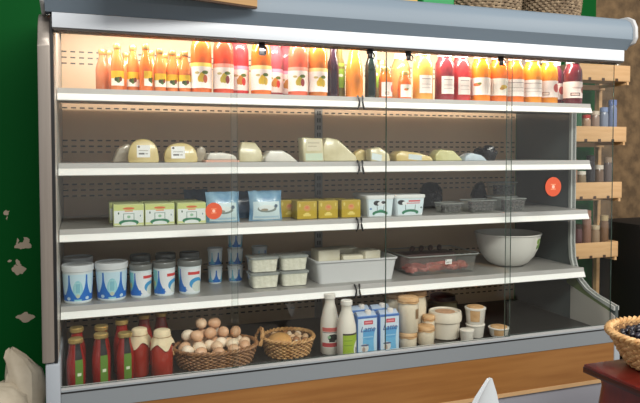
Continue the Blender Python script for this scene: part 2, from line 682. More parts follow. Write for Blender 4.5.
def disc(bm, r, n=32):
    ul = bm.loops.layers.uv.verify()
    V = [bm.verts.new((r * math.cos(2 * PI * i / n), 0, r * math.sin(2 * PI * i / n))) for i in range(n)]
    f = bm.faces.new(V)
    for l in f.loops:
        l[ul].uv = (0.5 + l.vert.co.x / r / 2, 0.5 + l.vert.co.z / r / 2)
    geo = bmesh.ops.extrude_face_region(bm, geom=[f])
    for v in geo['geom']:
        if isinstance(v, bmesh.types.BMVert):
            v.co.y += 0.0012
    bmesh.ops.recalc_face_normals(bm, faces=bm.faces)


part('sticker', one(lambda bm: disc(bm, 0.032), orange), panes[0], (0.555, 0.001, 1.172), label='round orange sticker')
part('sticker', one(lambda bm: disc(bm, 0.045), orange), panes[3], (2.14, 0.011, 1.234), label='round orange sticker')
# small door catches under the rail
for cx, kind in ((0.743, 1), (1.198, 0), (1.373, 0), (1.832, 0)):
    def catch(bm):
        box(bm, -0.013, 0.013, -0.014, -0.002, -0.016, 0.002, bevel=0.003)
        tube(bm, [(0.004, -0.012, -0.03), (0.012, -0.02, -0.036), (0.014, -0.024, -0.024), (0.01, -0.02, -0.012)], 0.003, 6)
        box(bm, -0.009, 0.009, -0.016, -0.004, -0.034, -0.014, bevel=0.003)
    c = part('door_catch', mesh('catch', catch, black), fr, (cx, -0.001, 1.812))
    if kind:
        part('lock_plate', one(lambda bm: box(bm, -0.014, 0.014, -0.018, -0.0125, -0.045, -0.016, bevel=0.004), mat('chrome', (190, 190, 190), 0.2, metal=0.9)), c)
fridge_lamp.parent = fr


# ================================================================ top shelf: juices
gold = mat('gold_cap', (196, 168, 104), 0.3, metal=0.6)
whitecap = mat('white_cap', (232, 226, 220), 0.35)
clearglass = clear_mat('clear_bottle_glass', (0.93, 0.95, 0.94), 0.03, 1.4)


def juice(col):
    return mat('juice_%d_%d_%d' % col, col, 0.16, coat=0.4, var=0.05, scale=12)


def rprof(prof):
    def f(z):
        for (r0, z0), (r1, z1) in zip(prof, prof[1:]):
            if z0 <= z <= z1 and z1 > z0:
                return r0 + (r1 - r0) * (z - z0) / (z1 - z0)
        return prof[-1][0]
    return f


SMALL = [(0, 0), (0.022, 0), (0.025, 0.004), (0.0255, 0.09), (0.024, 0.105), (0.016, 0.13), (0.0125, 0.145), (0.012, 0.168), (0, 0.168)]
LARGE = [(0, 0), (0.039, 0), (0.043, 0.006), (0.043, 0.178), (0.041, 0.198), (0.034, 0.22), (0.022, 0.236), (0.018, 0.245), (0.018, 0.262), (0, 0.262)]
JUG = [(0, 0), (0.043, 0), (0.047, 0.006), (0.047, 0.15), (0.044, 0.172), (0.034, 0.192), (0.031, 0.2), (0.031, 0.208), (0, 0.208)]
CARAFE = [(0, 0), (0.036, 0), (0.039, 0.006), (0.039, 0.11), (0.037, 0.135), (0.028, 0.18), (0.02, 0.215), (0.018, 0.235), (0.021, 0.24), (0.021, 0.246), (0, 0.246)]
WINE = [(0, 0), (0.024, 0), (0.026, 0.005), (0.026, 0.14), (0.023, 0.16), (0.014, 0.19), (0.012, 0.235), (0.014, 0.237), (0.014, 0.245), (0, 0.245)]
SQUAT = [(0, 0), (0.027, 0), (0.031, 0.005), (0.031, 0.07), (0.029, 0.082), (0.021, 0.1), (0.019, 0.108), (0, 0.108)]


def capm(r, z0, z1, key, m):
    return mesh(('cap', key), lambda bm: lathe(bm, [(r * 0.96, z0), (r, z0 + 0.001), (r, z1 - 0.003), (r * 0.9, z1), (0, z1)], 20), m)


lab_small = print_mat('label_yellow_fruit', (246, 240, 226), [('r', 0.5, 0.75, 0.6, 0.26, (236, 190, 50)), ('e', 0.5, 0.38, 0.14, 0.2, (70, 100, 40)), ('e', 0.64, 0.45, 0.1, 0.16, (120, 60, 40)), ('e', 0.36, 0.42, 0.1, 0.14, (60, 70, 40))])


def fruit_label(name, top, f1, f2):
    return print_mat(name, (248, 240, 234), [('r', 0.5, 0.95, 0.6, 0.1, top), ('e', 0.52, 0.42, 0.1, 0.2, f1), ('e', 0.62, 0.36, 0.07, 0.16, f2), ('e', 0.44, 0.36, 0.06, 0.13, f1), ('e', 0.62, 0.62, 0.1, 0.07, (96, 120, 50)), ('e', 0.36, 0.6, 0.08, 0.05, (190, 180, 120))])


L_y = fruit_label('label_apricot', (250, 226, 110), (210, 176, 50), (196, 96, 60))
L_p = fruit_label('label_peach', (250, 170, 150), (196, 176, 60), (150, 60, 60))
L_s = fruit_label('label_strawberry', (250, 170, 196), (200, 140, 60), (214, 60, 50))
L_o = fruit_label('label_orange', (250, 226, 150), (226, 190, 50), (206, 176, 60))
L_plain = print_mat('label_plain_white', (244, 238, 232), [('r', 0.5, 0.8, 0.34, 0.02, (150, 140, 136)), ('r', 0.5, 0.5, 0.34, 0.015, (176, 166, 160)), ('r', 0.5, 0.3, 0.34, 0.012, (176, 166, 160))])
L_carrot = print_mat('label_carrot', (246, 236, 226), [('e', 0.34, 0.6, 0.13, 0.1, (214, 110, 60)), ('e', 0.42, 0.66, 0.07, 0.06, (120, 140, 60)), ('r', 0.72, 0.5, 0.008, 0.42, (170, 150, 140))])
L_pomeg = print_mat('label_pomegranate', (244, 232, 226), [('e', 0.74, 0.56, 0.13, 0.26, (206, 84, 80)), ('r', 0.35, 0.22, 0.12, 0.1, (120, 70, 50)), ('r', 0.35, 0.22, 0.1, 0.07, (232, 214, 200))])
L_bar = print_mat('label_dark_box', (242, 226, 220), [('r', 0.52, 0.22, 0.17, 0.1, (70, 40, 40)), ('r', 0.52, 0.22, 0.14, 0.06, (214, 190, 180)), ('e', 0.84, 0.5, 0.1, 0.2, (150, 80, 60)), ('e', 0.6, 0.62, 0.2, 0.05, (206, 180, 172))])
L_yel = print_mat('label_mango', (246, 240, 228), [('e', 0.66, 0.5, 0.12, 0.12, (222, 190, 80)), ('e', 0.58, 0.4, 0.08, 0.08, (200, 150, 70)), ('r', 0.3, 0.5, 0.01, 0.4, (180, 170, 160))])
GJ = 'juice bottles on the top shelf'


def bottle(kind, col, x, y, label, lab=None, rz=0.0, hs=1.0, span=1.25, name='juice_bottle', group=GJ, z=SH[0][0], cap=None, lz=None):
    prof = {'small': SMALL, 'large': LARGE, 'jug': JUG, 'carafe': CARAFE, 'wine': WINE, 'squat': SQUAT}[kind]
    t = thing(name, label, 'bottle', (x, y, z), rz, group)
    t.scale = (1, 1, hs)
    part('body', mesh(('bottle_body', kind, col), lambda bm: lathe(bm, prof, 24), juice(col)), t)
    c = {'small': (0.0145, 0.155, 0.174), 'large': (0.0205, 0.248, 0.272), 'jug': (0.034, 0.203, 0.228), 'carafe': None, 'wine': (0.0145, 0.225, 0.252), 'squat': (0.0215, 0.1, 0.118)}[kind]
    if c:
        cm = cap or (gold if kind in ('small', 'squat') else whitecap)
        part('cap', capm(*c, (kind, cm.name), cm), t)
    elif kind == 'carafe':
        part('cap', capm(0.0215, 0.238, 0.254, (kind, gold.name), gold), t)
    if lab:
        z0, z1 = lz or {'small': (0.022, 0.075), 'large': (0.022, 0.125), 'jug': (0.032, 0.112), 'carafe': (0.02, 0.09), 'wine': (0.02, 0.1), 'squat': (0.01, 0.062)}[kind]
        rf = rprof(prof)
        part('label', mesh(('bottle_label', kind, lab.name, span, z0, z1), lambda bm: wrap(bm, lambda q: rf(q) + 0.0008, z0, z1, -span, span, 16, 3), lab), t)
    return t


def tilt():
    return random.uniform(-0.25, 0.25)


A, B_ = (226, 128, 66), (232, 116, 50)
for x, y, col, lb, hs, lab, rz in (
        (0.166, 0.33, (206, 124, 84), 'small orange juice bottle at the far left of the top shelf', 1.0, None, 0),
        (0.196, 0.40, (206, 124, 84), 'small orange juice bottle half hidden behind the two leftmost ones', 1.05, None, 0),
        (0.222, 0.27, A, 'second small orange juice bottle from the left with a yellow label', 1.1, lab_small, 0.1),
        (0.262, 0.38, A, 'small orange juice bottle peeking between the second and third bottles', 1.0, None, 0),
        (0.284, 0.29, A, 'third small orange juice bottle from the left with a yellow label', 1.1, lab_small, -0.1),
        (0.330, 0.245, B_, 'small orange juice bottle turned so its label shows on the right edge', 1.1, lab_small, 0.9),
        (0.362, 0.36, A, 'small gold-capped juice bottle behind the bottle with the turned label', 1.06, None, 0),
        (0.385, 0.25, A, 'third small yellow-labelled juice bottle left of the large apricot bottle', 1.01, lab_small, 0.3),
        (0.436, 0.26, A, 'second small yellow-labelled juice bottle left of the large apricot bottle', 1.0, lab_small, 0.1),
        (0.418, 0.35, A, 'small juice bottle behind the row, third from the large apricot bottle', 1.0, None, 0),
        (0.485, 0.25, A, 'small yellow-labelled juice bottle right beside the large apricot bottle', 0.98, lab_small, 0),
        (0.474, 0.35, A, 'small juice bottle just behind the ones beside the large apricot bottle', 1.0, None, 0)):
    bottle('small', col, x, y, lb, lab, rz, hs, group='small juice bottles on the top shelf')
for x, y, col, lab, lb in (
        (0.552, 0.25, (222, 106, 44), L_y, 'large apricot-orange juice bottle with a yellow-topped label'),
        (0.645, 0.25, (222, 78, 48), L_p, 'large coral juice bottle with a peach-topped label behind the first glass edge'),
        (0.722, 0.30, (226, 58, 62), L_s, 'large bright red strawberry juice bottle with pink-topped label'),
        (0.808, 0.25, (222, 112, 40), L_o, 'large orange juice bottle standing under the chrome lock'),
        (0.888, 0.345, (176, 84, 92), L_s, 'large purplish juice bottle set back right of the chrome lock'),
        (0.96, 0.40, (170, 78, 86), L_s, 'second purplish juice bottle, mostly hidden by the coral one'),
        (0.972, 0.25, (228, 104, 76), L_p, 'large coral-pink juice bottle left of the amber one'),
        (1.064, 0.25, (206, 120, 50), L_o, 'large amber juice bottle beside the dark bottles')):
    bottle('large', col, x, y, lb, lab, tilt() * 0.3 - 0.1, 1.0, 1.5)
green_lab = print_mat('green_strip_label', (140, 176, 60), [('e', 0.5, 0.5, 0.25, 0.06, (220, 226, 200))])
bottle('wine', (54, 34, 48), 1.136, 0.25, 'slim dark bottle with black neck right of the amber juice', None, cap=black, name='dark_bottle')
bottle('wine', (120, 110, 60), 1.186, 0.30, 'slim bottle with a lime green label left of the orange carafe', green_lab, -0.1, span=0.9, lz=(0.05, 0.16), name='syrup_bottle')
bottle('wine', (92, 52, 34), 1.205, 0.37, 'brown bottle set behind the orange carafe', None, name='dark_bottle')
bottle('carafe', (240, 146, 60), 1.238, 0.25, 'tall tapered orange juice bottle without a label by the shelf joint', None)
bottle('wine', (22, 40, 36), 1.318, 0.25, 'slim blackish green bottle right of the tapered orange bottle', None, cap=black, name='dark_bottle')
bottle('wine', (150, 150, 110), 1.372, 0.33, 'slim pale bottle with lime green label beside the blackish green bottle', green_lab, -0.1, span=0.9, lz=(0.06, 0.18), name='syrup_bottle')
bottle('squat', (232, 120, 50), 1.392, 0.25, 'little orange bottle with a pale label left of the middle glass edge', L_pomeg, 0.2, 1.25)
bottle('jug', (222, 150, 90), 1.525, 0.36, 'orange jug bottle set back behind the little bottle with white label', None)
bottle('squat', (206, 128, 104), 1.44, 0.40, 'little pinkish bottle standing far back behind the middle glass edge', None, 0, 1.7)
bottle('squat', (230, 110, 50), 1.482, 0.235, 'little orange bottle with white label right of the middle glass edge', L_carrot, 0.2, 1.1)
for x, y, col, lab, lb, rz, sp in (
        (1.590, 0.26, (240, 176, 84), L_plain, 'yellow juice jug bottle with a white square label, the palest of its row', -0.08, 0.72),
        (1.707, 0.26, (150, 52, 60), L_plain, 'dark red juice jug bottle with a white label on its right side', -0.1, 0.72),
        (1.802, 0.27, (206, 60, 62), L_plain, 'bright red juice jug bottle with a white label on its right side', -0.05, 0.75),
        (1.900, 0.25, (240, 136, 30), L_carrot, 'orange jug bottle with carrot label right of the bright red one', -0.45, 1.55),
        (2.000, 0.25, (236, 118, 30), L_yel, 'deep orange jug bottle with mango label left of the last glass edge', -0.45, 1.55),
        (2.098, 0.255, (236, 120, 34), L_plain, 'orange jug bottle standing behind the last glass edge', -0.45, 1.55),
        (2.200, 0.25, (232, 146, 36), L_plain, 'amber jug bottle right after the last glass edge', -0.45, 1.55),
        (2.302, 0.255, (230, 144, 36), L_pomeg, 'amber jug bottle beside the purple ones with a dark box on its label', -0.45, 1.55),
        (2.415, 0.35, (110, 34, 56), L_pomeg, 'purple jug bottle half hidden behind its neighbours', -0.45, 1.55),
        (2.446, 0.245, (96, 26, 36), L_bar, 'dark maroon jug bottle at the right end of the top shelf', -0.45, 1.55)):
    bottle('jug', col, x, y, lb, lab, rz, 1.03, sp, group='jug bottles on the top shelf')

# ================================================================ second shelf: wrapped cheeses
cheese = mat('wrapped_cheese', (206, 182, 116), 0.3, coat=0.5, col2=(224, 206, 150), scale=14, bump=0.15)
cheese2 = mat('pale_cheese', (200, 190, 150), 0.3, coat=0.5, col2=(222, 214, 180), scale=16, bump=0.2)
cheese3 = mat('white_pack', (222, 218, 208), 0.28, coat=0.5, var=0.06, scale=20, bump=0.25)
film = mat('crumpled_film', (186, 172, 150), 0.22, coat=0.5, var=0.14, scale=26, bump=0.5)
pinkpaper = mat('pink_tray', (226, 176, 156), 0.4)
bluefilm = mat('pale_blue_film', (190, 204, 214), 0.25, coat=0.5, var=0.08, scale=24, bump=0.3)
price_lab = print_mat('price_label', (236, 236, 234), [('e', 0.16, 0.86, 0.09, 0.09, (50, 40, 36)), ('r', 0.5, 0.55, 0.36, 0.03, (150, 146, 140)), ('r', 0.36, 0.3, 0.22, 0.07, (90, 86, 84)), ('r', 0.74, 0.3, 0.1, 0.05, (160, 156, 150))])
Z2 = SH[1][0]


def pack(name, label, cat, prof, depth, m, x, y, rz=0.0, lean=0.0, bevel=0.006, z=Z2, group=None):
    t = thing(name, label, cat, (x, y, z), rz, group)
    def f(bm):
        prism(bm, prof, 'y', -depth / 2, depth / 2, bevel=bevel)
        if lean:
            for v in bm.verts:
                v.co.y += v.co.z * lean
    part('wrapped_body', one(f, m, 50), t)
    return t


def flatlabel(t, w_, h_, x, z, y, lean, m, name='label', rot=0.0):
    def f(bm):
        c, s_ = math.cos(rot), math.sin(rot)
        P = []
        for u, v in ((-w_ / 2, -h_ / 2), (w_ / 2, -h_ / 2), (w_ / 2, h_ / 2), (-w_ / 2, h_ / 2)):
            X, Zz = x + u * c - v * s_, z + u * s_ + v * c
            P.append((X, y + Zz * lean, Zz))
        quad(bm, P)
    return part(name, one(f, m, 0), t)


def arch(w_, h_, n=12, k=0.75):
    return [(-w_ / 2, 0), (w_ / 2, 0)] + [(w_ / 2 * math.cos(PI * i / n), 0.02 + (h_ - 0.02) * math.sin(PI * i / n) ** k) for i in range(0, n + 1)]


GC = 'wrapped cheeses on the second shelf'
t = pack('cheese_wedge', 'rounded yellow cheese half in film with white label, leftmost on the second shelf', 'cheese', arch(0.122, 0.098), 0.045, cheese, 0.321, 0.30, 0, 0.15, group=GC)
flatlabel(t, 0.052, 0.05, 0.0, 0.047, -0.0235, 0.15, price_lab)
t = pack('cheese_wedge', 'second rounded yellow cheese half with white label, beside the leftmost one', 'cheese', arch(0.136, 0.082), 0.05, cheese, 0.472, 0.30, 0, 0.2, group=GC)
flatlabel(t, 0.056, 0.05, -0.012, 0.042, -0.026, 0.2, price_lab)
pack('wrapped_pack', 'brown film-wrapped pack leaning behind the leftmost cheese half', 'packet', [(-0.045, 0), (0.04, 0), (0.045, 0.05), (0.02, 0.08), (-0.02, 0.06)], 0.05, film, 0.245, 0.41, 0.2)
pack('wrapped_pack', 'small brown film-wrapped pack behind the second cheese half', 'packet', [(-0.025, 0), (0.025, 0), (0.02, 0.06), (0.0, 0.07), (-0.02, 0.055)], 0.04, film, 0.575, 0.42)
t = pack('meat_pack', 'flat white film pack on a pink tray left of the first glass edge', 'packet', [(-0.066, 0.01), (0.066, 0.01), (0.05, 0.032), (0.0, 0.042), (-0.055, 0.04)], 0.09, cheese3, 0.638, 0.29, group=GC)
part('tray', one(lambda bm: box(bm, -0.072, 0.072, -0.05, 0.05, 0, 0.0095, bevel=0.003), pinkpaper), t)
pack('cheese_wedge', 'olive-yellow cheese wedge right behind the first glass edge', 'cheese', [(-0.056, 0), (0.056, 0), (0.045, 0.05), (0.02, 0.085), (-0.04, 0.088), (-0.054, 0.05)], 0.05, cheese2, 0.782, 0.34, 0, 0.2, group=GC)
pack('cheese_wedge', 'low white soft cheese pack with a sloping right end', 'cheese', [(-0.066, 0), (0.085, 0), (0.05, 0.03), (0.015, 0.05), (-0.045, 0.05), (-0.064, 0.02)], 0.08, cheese3, 0.892, 0.30, group=GC)
t = pack('cheese_block', 'tall square pale cheese block with a green-tinted bottom band', 'cheese', [(-0.05, 0), (0.05, 0), (0.048, 0.104), (-0.052, 0.108)], 0.06, cheese2, 1.052, 0.30, 0.1, 0.1, group=GC)
flatlabel(t, 0.084, 0.032, 0.0, 0.022, -0.031, 0.1, mat('green_band_label', (196, 212, 190), 0.4), 'band')
flatlabel(t, 0.07, 0.05, 0.0, 0.074, -0.031, 0.1, print_mat('paper_label', (214, 206, 180), [('r', 0.5, 0.7, 0.4, 0.03, (150, 140, 110)), ('r', 0.4, 0.4, 0.3, 0.03, (160, 150, 120))]))
pack('cheese_wedge', 'large pale cheese wedge sloping down to the right by the shelf joint', 'cheese', [(-0.075, 0), (0.09, 0), (0.085, 0.025), (0.0, 0.1), (-0.06, 0.11), (-0.078, 0.06)], 0.07, cheese2, 1.192, 0.35, 0, 0.1, group=GC)
pack('cheese_wedge', 'small tan cheese piece between the sloping wedge and pale blue pack', 'cheese', [(-0.035, 0), (0.035, 0), (0.03, 0.045), (0.0, 0.058), (-0.03, 0.04)], 0.05, cheese, 1.315, 0.37, group=GC)
t = pack('cheese_wedge', 'pale cheese with light blue label left of the middle glass edge', 'cheese', [(-0.05, 0), (0.05, 0), (0.045, 0.035), (0.0, 0.066), (-0.05, 0.058)], 0.06, cheese2, 1.376, 0.29, 0, 0.15, group=GC)
flatlabel(t, 0.05, 0.03, -0.02, 0.02, -0.031, 0.15, mat('light_blue_label', (206, 218, 220), 0.4), rot=-0.2)
t = pack('cheese_slices', 'flat long yellow slice pack right of the middle glass edge', 'cheese', [(-0.098, 0), (0.1, 0), (0.085, 0.022), (0.01, 0.04), (-0.07, 0.05), (-0.1, 0.03)], 0.09, cheese, 1.55, 0.30, group=GC)
flatlabel(t, 0.07, 0.024, 0.0, 0.019, -0.0455, 0.0, mat('light_blue_label'), rot=-0.1)
pack('cheese_wedge', 'yellow-green wedge with darker rind on its sloping right side', 'cheese', [(-0.072, 0), (0.078, 0), (0.07, 0.012), (0.025, 0.05), (-0.05, 0.055), (-0.074, 0.03)], 0.07, mat('green_cheese', (196, 190, 130), 0.3, coat=0.5, col2=(214, 212, 164), scale=12), 1.738, 0.30, group=GC)
pack('wrapped_pack', 'pale blue-grey film pack in front of the black bag', 'packet', [(-0.056, 0), (0.075, 0), (0.04, 0.028), (-0.02, 0.04), (-0.05, 0.022)], 0.07, bluefilm, 1.868, 0.28)


def lump(bm, rx, ry, rz_, seed, amp=0.25, n=3):
    bmesh.ops.create_icosphere(bm, subdivisions=n, radius=1.0)
    for v in bm.verts:
        k = 1 + amp * noise.noise(v.co * 1.7 + Vector((seed, seed * 0.7, 0)))
        v.co = Vector((v.co.x * rx * k, v.co.y * ry * k, max(-rz_ * 0.8, v.co.z * rz_ * k)))


solid('black_bag', 'shiny black bag lying at the right of the second shelf', 'bag', one(lambda bm: lump(bm, 0.06, 0.05, 0.042, 3, 0.5), mat('black_film', (26, 26, 30), 0.15, coat=0.4, var=0.2, scale=30, bump=0.6), 0), (2.0, 0.35, Z2 + 0.034))

# ================================================================ third shelf: butter, bags, tubs, berries
Z3 = SH[2][0]
butter_print = print_mat('butter_box_print', (226, 232, 230), [('r', 0.5, 0.87, 0.6, 0.14, (202, 210, 130)), ('r', 0.5, 0.07, 0.6, 0.05, (208, 214, 150)), ('e', 0.5, 0.83, 0.2, 0.06, (214, 110, 60)), ('r', 0.5, 0.7, 0.14, 0.03, (224, 150, 110)),
    ('e', 0.5, 0.14, 0.34, 0.16, (52, 124, 90)), ('e', 0.5, 0.06, 0.26, 0.12, (226, 232, 230)), ('r', 0.5, 0.42, 0.19, 0.17, (120, 150, 140)), ('r', 0.5, 0.42, 0.165, 0.14, (228, 234, 232)), ('e', 0.5, 0.42, 0.06, 0.07, (150, 190, 160)), ('e', 0.15, 0.6, 0.025, 0.06, (60, 90, 70)), ('e', 0.9, 0.46, 0.02, 0.05, (110, 140, 150))])
butter_body = mat('butter_box_card', (196, 204, 140), 0.45)
gold_print = print_mat('gold_box_print', (186, 158, 44), [('e', 0.5, 0.62, 0.18, 0.2, (206, 150, 84)), ('e', 0.5, 0.66, 0.1, 0.08, (214, 120, 80)), ('r', 0.5, 0.2, 0.2, 0.06, (226, 206, 110)), ('e', 0.5, 0.28, 0.13, 0.07, (226, 206, 120)), ('e', 0.12, 0.8, 0.05, 0.12, (214, 196, 110)), ('e', 0.9, 0.8, 0.04, 0.12, (210, 190, 100))])
gold_body = mat('gold_box_card', (172, 150, 46), 0.42)


def carton(name, label, w_, d_, h_, x, y, z, body, prn, group, rz=0.0, cat='box'):
    t = thing(name, label, cat, (x, y, z), rz, group)
    part('carton', mesh((name, w_, d_, h_), lambda bm: box(bm, -w_ / 2, w_ / 2, -d_ / 2, d_ / 2, 0, h_, bevel=0.003), body), t)
    part('front_print', mesh((name + '_print', w_, d_, h_), lambda bm: quad(bm, [(-w_ / 2 + 0.003, -d_ / 2 - 0.0006, 0.003), (w_ / 2 - 0.003, -d_ / 2 - 0.0006, 0.003), (w_ / 2 - 0.003, -d_ / 2 - 0.0006, h_ - 0.003), (-w_ / 2 + 0.003, -d_ / 2 - 0.0006, h_ - 0.003)]), prn, 0), t)
    return t


for x, y, lb in ((0.258, 0.285, 'left of the three green and white butter boxes in the front row'), (0.379, 0.285, 'middle of the three green and white butter boxes in the front row'), (0.507, 0.285, 'right one of the three green and white butter boxes, beside the blue bag'),
                 (0.247, 0.405, 'green and white butter box in the back row behind the left one'), (0.369, 0.405, 'green and white butter box in the back row behind the middle one'), (0.495, 0.405, 'green and white butter box in the back row behind the right one')):
    carton('butter_box', lb, 0.118, 0.1, 0.088, x - 0.0, y, Z3, butter_body, butter_print, 'butter boxes on the third shelf')
for x, y, lb in ((1.012, 0.285, 'left of the three mustard-gold boxes in the front row'), (1.112, 0.285, 'middle of the three mustard-gold boxes in the front row'), (1.222, 0.285, 'right one of the three mustard-gold boxes, beside the white tub'),
                 (0.962, 0.385, 'mustard-gold box in the back row next to the blue bag'), (1.074, 0.385, 'mustard-gold box in the back row behind the middle one'), (1.184, 0.385, 'mustard-gold box in the back row behind the right one')):
    carton('gold_box', lb, 0.094, 0.08, 0.08, x, y, Z3, gold_body, gold_print, 'gold boxes on the third shelf')

bag_mat = mat('blue_foil', (96, 142, 178), 0.25, coat=0.4, col2=(150, 186, 208), scale=16, bump=0.35)
bag_print = print_mat('bag_print', (206, 224, 228), [('e', 0.5, 0.6, 0.36, 0.2, (120, 132, 128)), ('e', 0.48, 0.66, 0.3, 0.16, (214, 222, 220)), ('e', 0.4, 0.55, 0.14, 0.07, (150, 140, 120)), ('e', 0.85, 0.75, 0.07, 0.1, (70, 90, 110)), ('r', 0.5, 0.14, 0.45, 0.05, (170, 200, 216))])
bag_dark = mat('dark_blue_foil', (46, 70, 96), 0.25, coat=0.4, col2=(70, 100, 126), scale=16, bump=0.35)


def bag(label, w_, h_, d_, x, y, z, m, prn=None, rz=0.0, seed=1):
    t = thing('foil_bag', label, 'bag', (x, y, z), rz, 'blue bags on the third shelf')
    nu, nv = 14, 12

    def P(u, v, side):
        th = d_ / 2 * (1 - abs(u) ** 3.5) * (math.sin(PI * min(1, 0.12 + v * 0.88)) ** 0.55 if v < 1 else 0)
        wob = 0.006 * noise.noise(Vector((u * 3 + seed, v * 4, side)))
        return (u * w_ / 2 * (1 - 0.06 * math.sin(PI * v)), side * (th + wob * (1 - abs(u)) * (1 - v)) + 0.25 * h_ * v * v * 0.4, v * h_ + 0.004 * noise.noise(Vector((u * 4, seed, 2))) * v)

    def f(bm):
        for side in (-1, 1):
            V = [[bm.verts.new(P(-1 + 2 * i / nu, j / nv, side)) for i in range(nu + 1)] for j in range(nv + 1)]
            for j in range(nv):
                for i in range(nu):
                    q = (V[j][i], V[j][i + 1], V[j + 1][i + 1], V[j + 1][i])
                    bm.faces.new(q if side < 0 else tuple(reversed(q)))
        bmesh.ops.remove_doubles(bm, verts=bm.verts, dist=0.0004)
    part('bag', one(f, m, 60), t)
    if prn:
        def g(bm):
            ul = bm.loops.layers.uv.verify()
            V = [[bm.verts.new(Vector(P(-0.82 + 1.64 * i / 8, 0.04 + 0.6 * j / 6, -1)) + Vector((0, -0.0012, 0))) for i in range(9)] for j in range(7)]
            for j in range(6):
                for i in range(8):
                    fc = bm.faces.new((V[j][i], V[j][i + 1], V[j + 1][i + 1], V[j + 1][i]))
                    for l, (a, b) in zip(fc.loops, ((i, j), (i + 1, j), (i + 1, j + 1), (i, j + 1))):
                        l[ul].uv = (a / 8, b / 6)
        part('print', one(g, prn, 60), t)
    return t


bag('blue foil bag behind the orange sticker, with a white printed panel', 0.145, 0.128, 0.06, 0.642, 0.265, Z3, bag_mat, bag_print, 0, 1)
bag('blue foil bag with a fish picture right of the first glass edge', 0.15, 0.128, 0.06, 0.832, 0.275, Z3, bag_mat, bag_print, 0, 5)
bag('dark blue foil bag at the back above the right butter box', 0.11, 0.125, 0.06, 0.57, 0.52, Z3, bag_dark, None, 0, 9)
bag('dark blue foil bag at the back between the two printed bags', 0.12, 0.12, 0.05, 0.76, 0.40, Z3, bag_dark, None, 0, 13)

tubmat = mat('white_tub', (218, 228, 232), 0.35)
tub_print = print_mat('cow_print', (214, 230, 236), [('e', 0.34, 0.76, 0.14, 0.16, (40, 40, 44)), ('e', 0.5, 0.72, 0.14, 0.13, (226, 230, 232)), ('e', 0.6, 0.8, 0.08, 0.1, (60, 60, 64)), ('e', 0.48, 0.1, 0.34, 0.2, (54, 122, 92)), ('e', 0.48, 0.02, 0.24, 0.12, (214, 230, 236)),
    ('r', 0.34, 0.42, 0.012, 0.18, (90, 110, 110)), ('r', 0.62, 0.42, 0.012, 0.18, (90, 110, 110)), ('e', 0.08, 0.4, 0.05, 0.06, (90, 130, 180)), ('e', 0.5, 0.3, 0.1, 0.05, (80, 150, 120))])
tub_print2 = print_mat('cow_print_red', (214, 230, 236), [('e', 0.16, 0.76, 0.14, 0.16, (40, 40, 44)), ('e', 0.28, 0.7, 0.1, 0.12, (226, 230, 232)), ('r', 0.64, 0.84, 0.22, 0.05, (206, 70, 80)), ('r', 0.6, 0.7, 0.25, 0.03, (200, 110, 116)), ('e', 0.5, 0.1, 0.34, 0.2, (54, 122, 92)), ('e', 0.5, 0.02, 0.24, 0.12, (214, 230, 236)),
    ('r', 0.3, 0.42, 0.012, 0.18, (90, 110, 110)), ('r', 0.68, 0.42, 0.012, 0.18, (90, 110, 110)), ('e', 0.93, 0.4, 0.04, 0.06, (90, 110, 110))])


def tub(label, w_, d_, h_, x, y, z, prn, rz=0.0):
    t = thing('butter_tub', label, 'tub', (x, y, z), rz, 'white tubs on the third shelf')
    part('tub', one(lambda bm: loft(bm, [rrect(w_ * 0.86, d_ * 0.86, 0.012, 0), rrect(w_ * 0.97, d_ * 0.97, 0.014, h_ - 0.014)]), tubmat), t)
    part('lid', one(lambda bm: loft(bm, [rrect(w_, d_, 0.015, h_ - 0.016), rrect(w_ * 1.02, d_ * 1.02, 0.016, h_ - 0.012), rrect(w_ * 1.02, d_ * 1.02, 0.016, h_ - 0.002), rrect(w_ * 0.98, d_ * 0.98, 0.014, h_)]), mat('white_lid', (232, 234, 232), 0.35)), t)
    k = (0.97 - 0.86) / 2 * d_ / (h_ - 0.014)

    def lb(bm):
        P = []
        for u, zz in ((-0.40, 0.006), (0.40, 0.006), (0.44, h_ - 0.018), (-0.44, h_ - 0.018)):
            P.append((u * w_, -(d_ * 0.43 + k * zz) - 0.0008, zz))
        quad(bm, P)
    part('front_print', one(lb, prn, 0), t)


tub('white plastic tub with cow print right of the gold boxes', 0.142, 0.1, 0.096, 1.372, 0.30, Z3, tub_print)
tub('white plastic tub with cow print and red lettering right of the middle glass edge', 0.16, 0.1, 0.096, 1.525, 0.30, Z3, tub_print2)
tub('white plastic tub set back behind the two cow print tubs', 0.16, 0.1, 0.098, 1.40, 0.42, Z3, tub_print)

clearplastic = clear_mat('clear_plastic', (0.97, 0.98, 0.97), 0.08, 1.35, haze=0.06, hazecol=(0.75, 0.77, 0.74))
berry_mat = [mat('dark_berry', (44, 34, 40), 0.35, var=0.2), mat('purple_berry', (58, 40, 44), 0.35, var=0.2)]
berry_me = [mesh(('berry', i), lambda bm: bmesh.ops.create_icosphere(bm, subdivisions=1, radius=0.0105), berry_mat[i], 80) for i in (0, 1)]


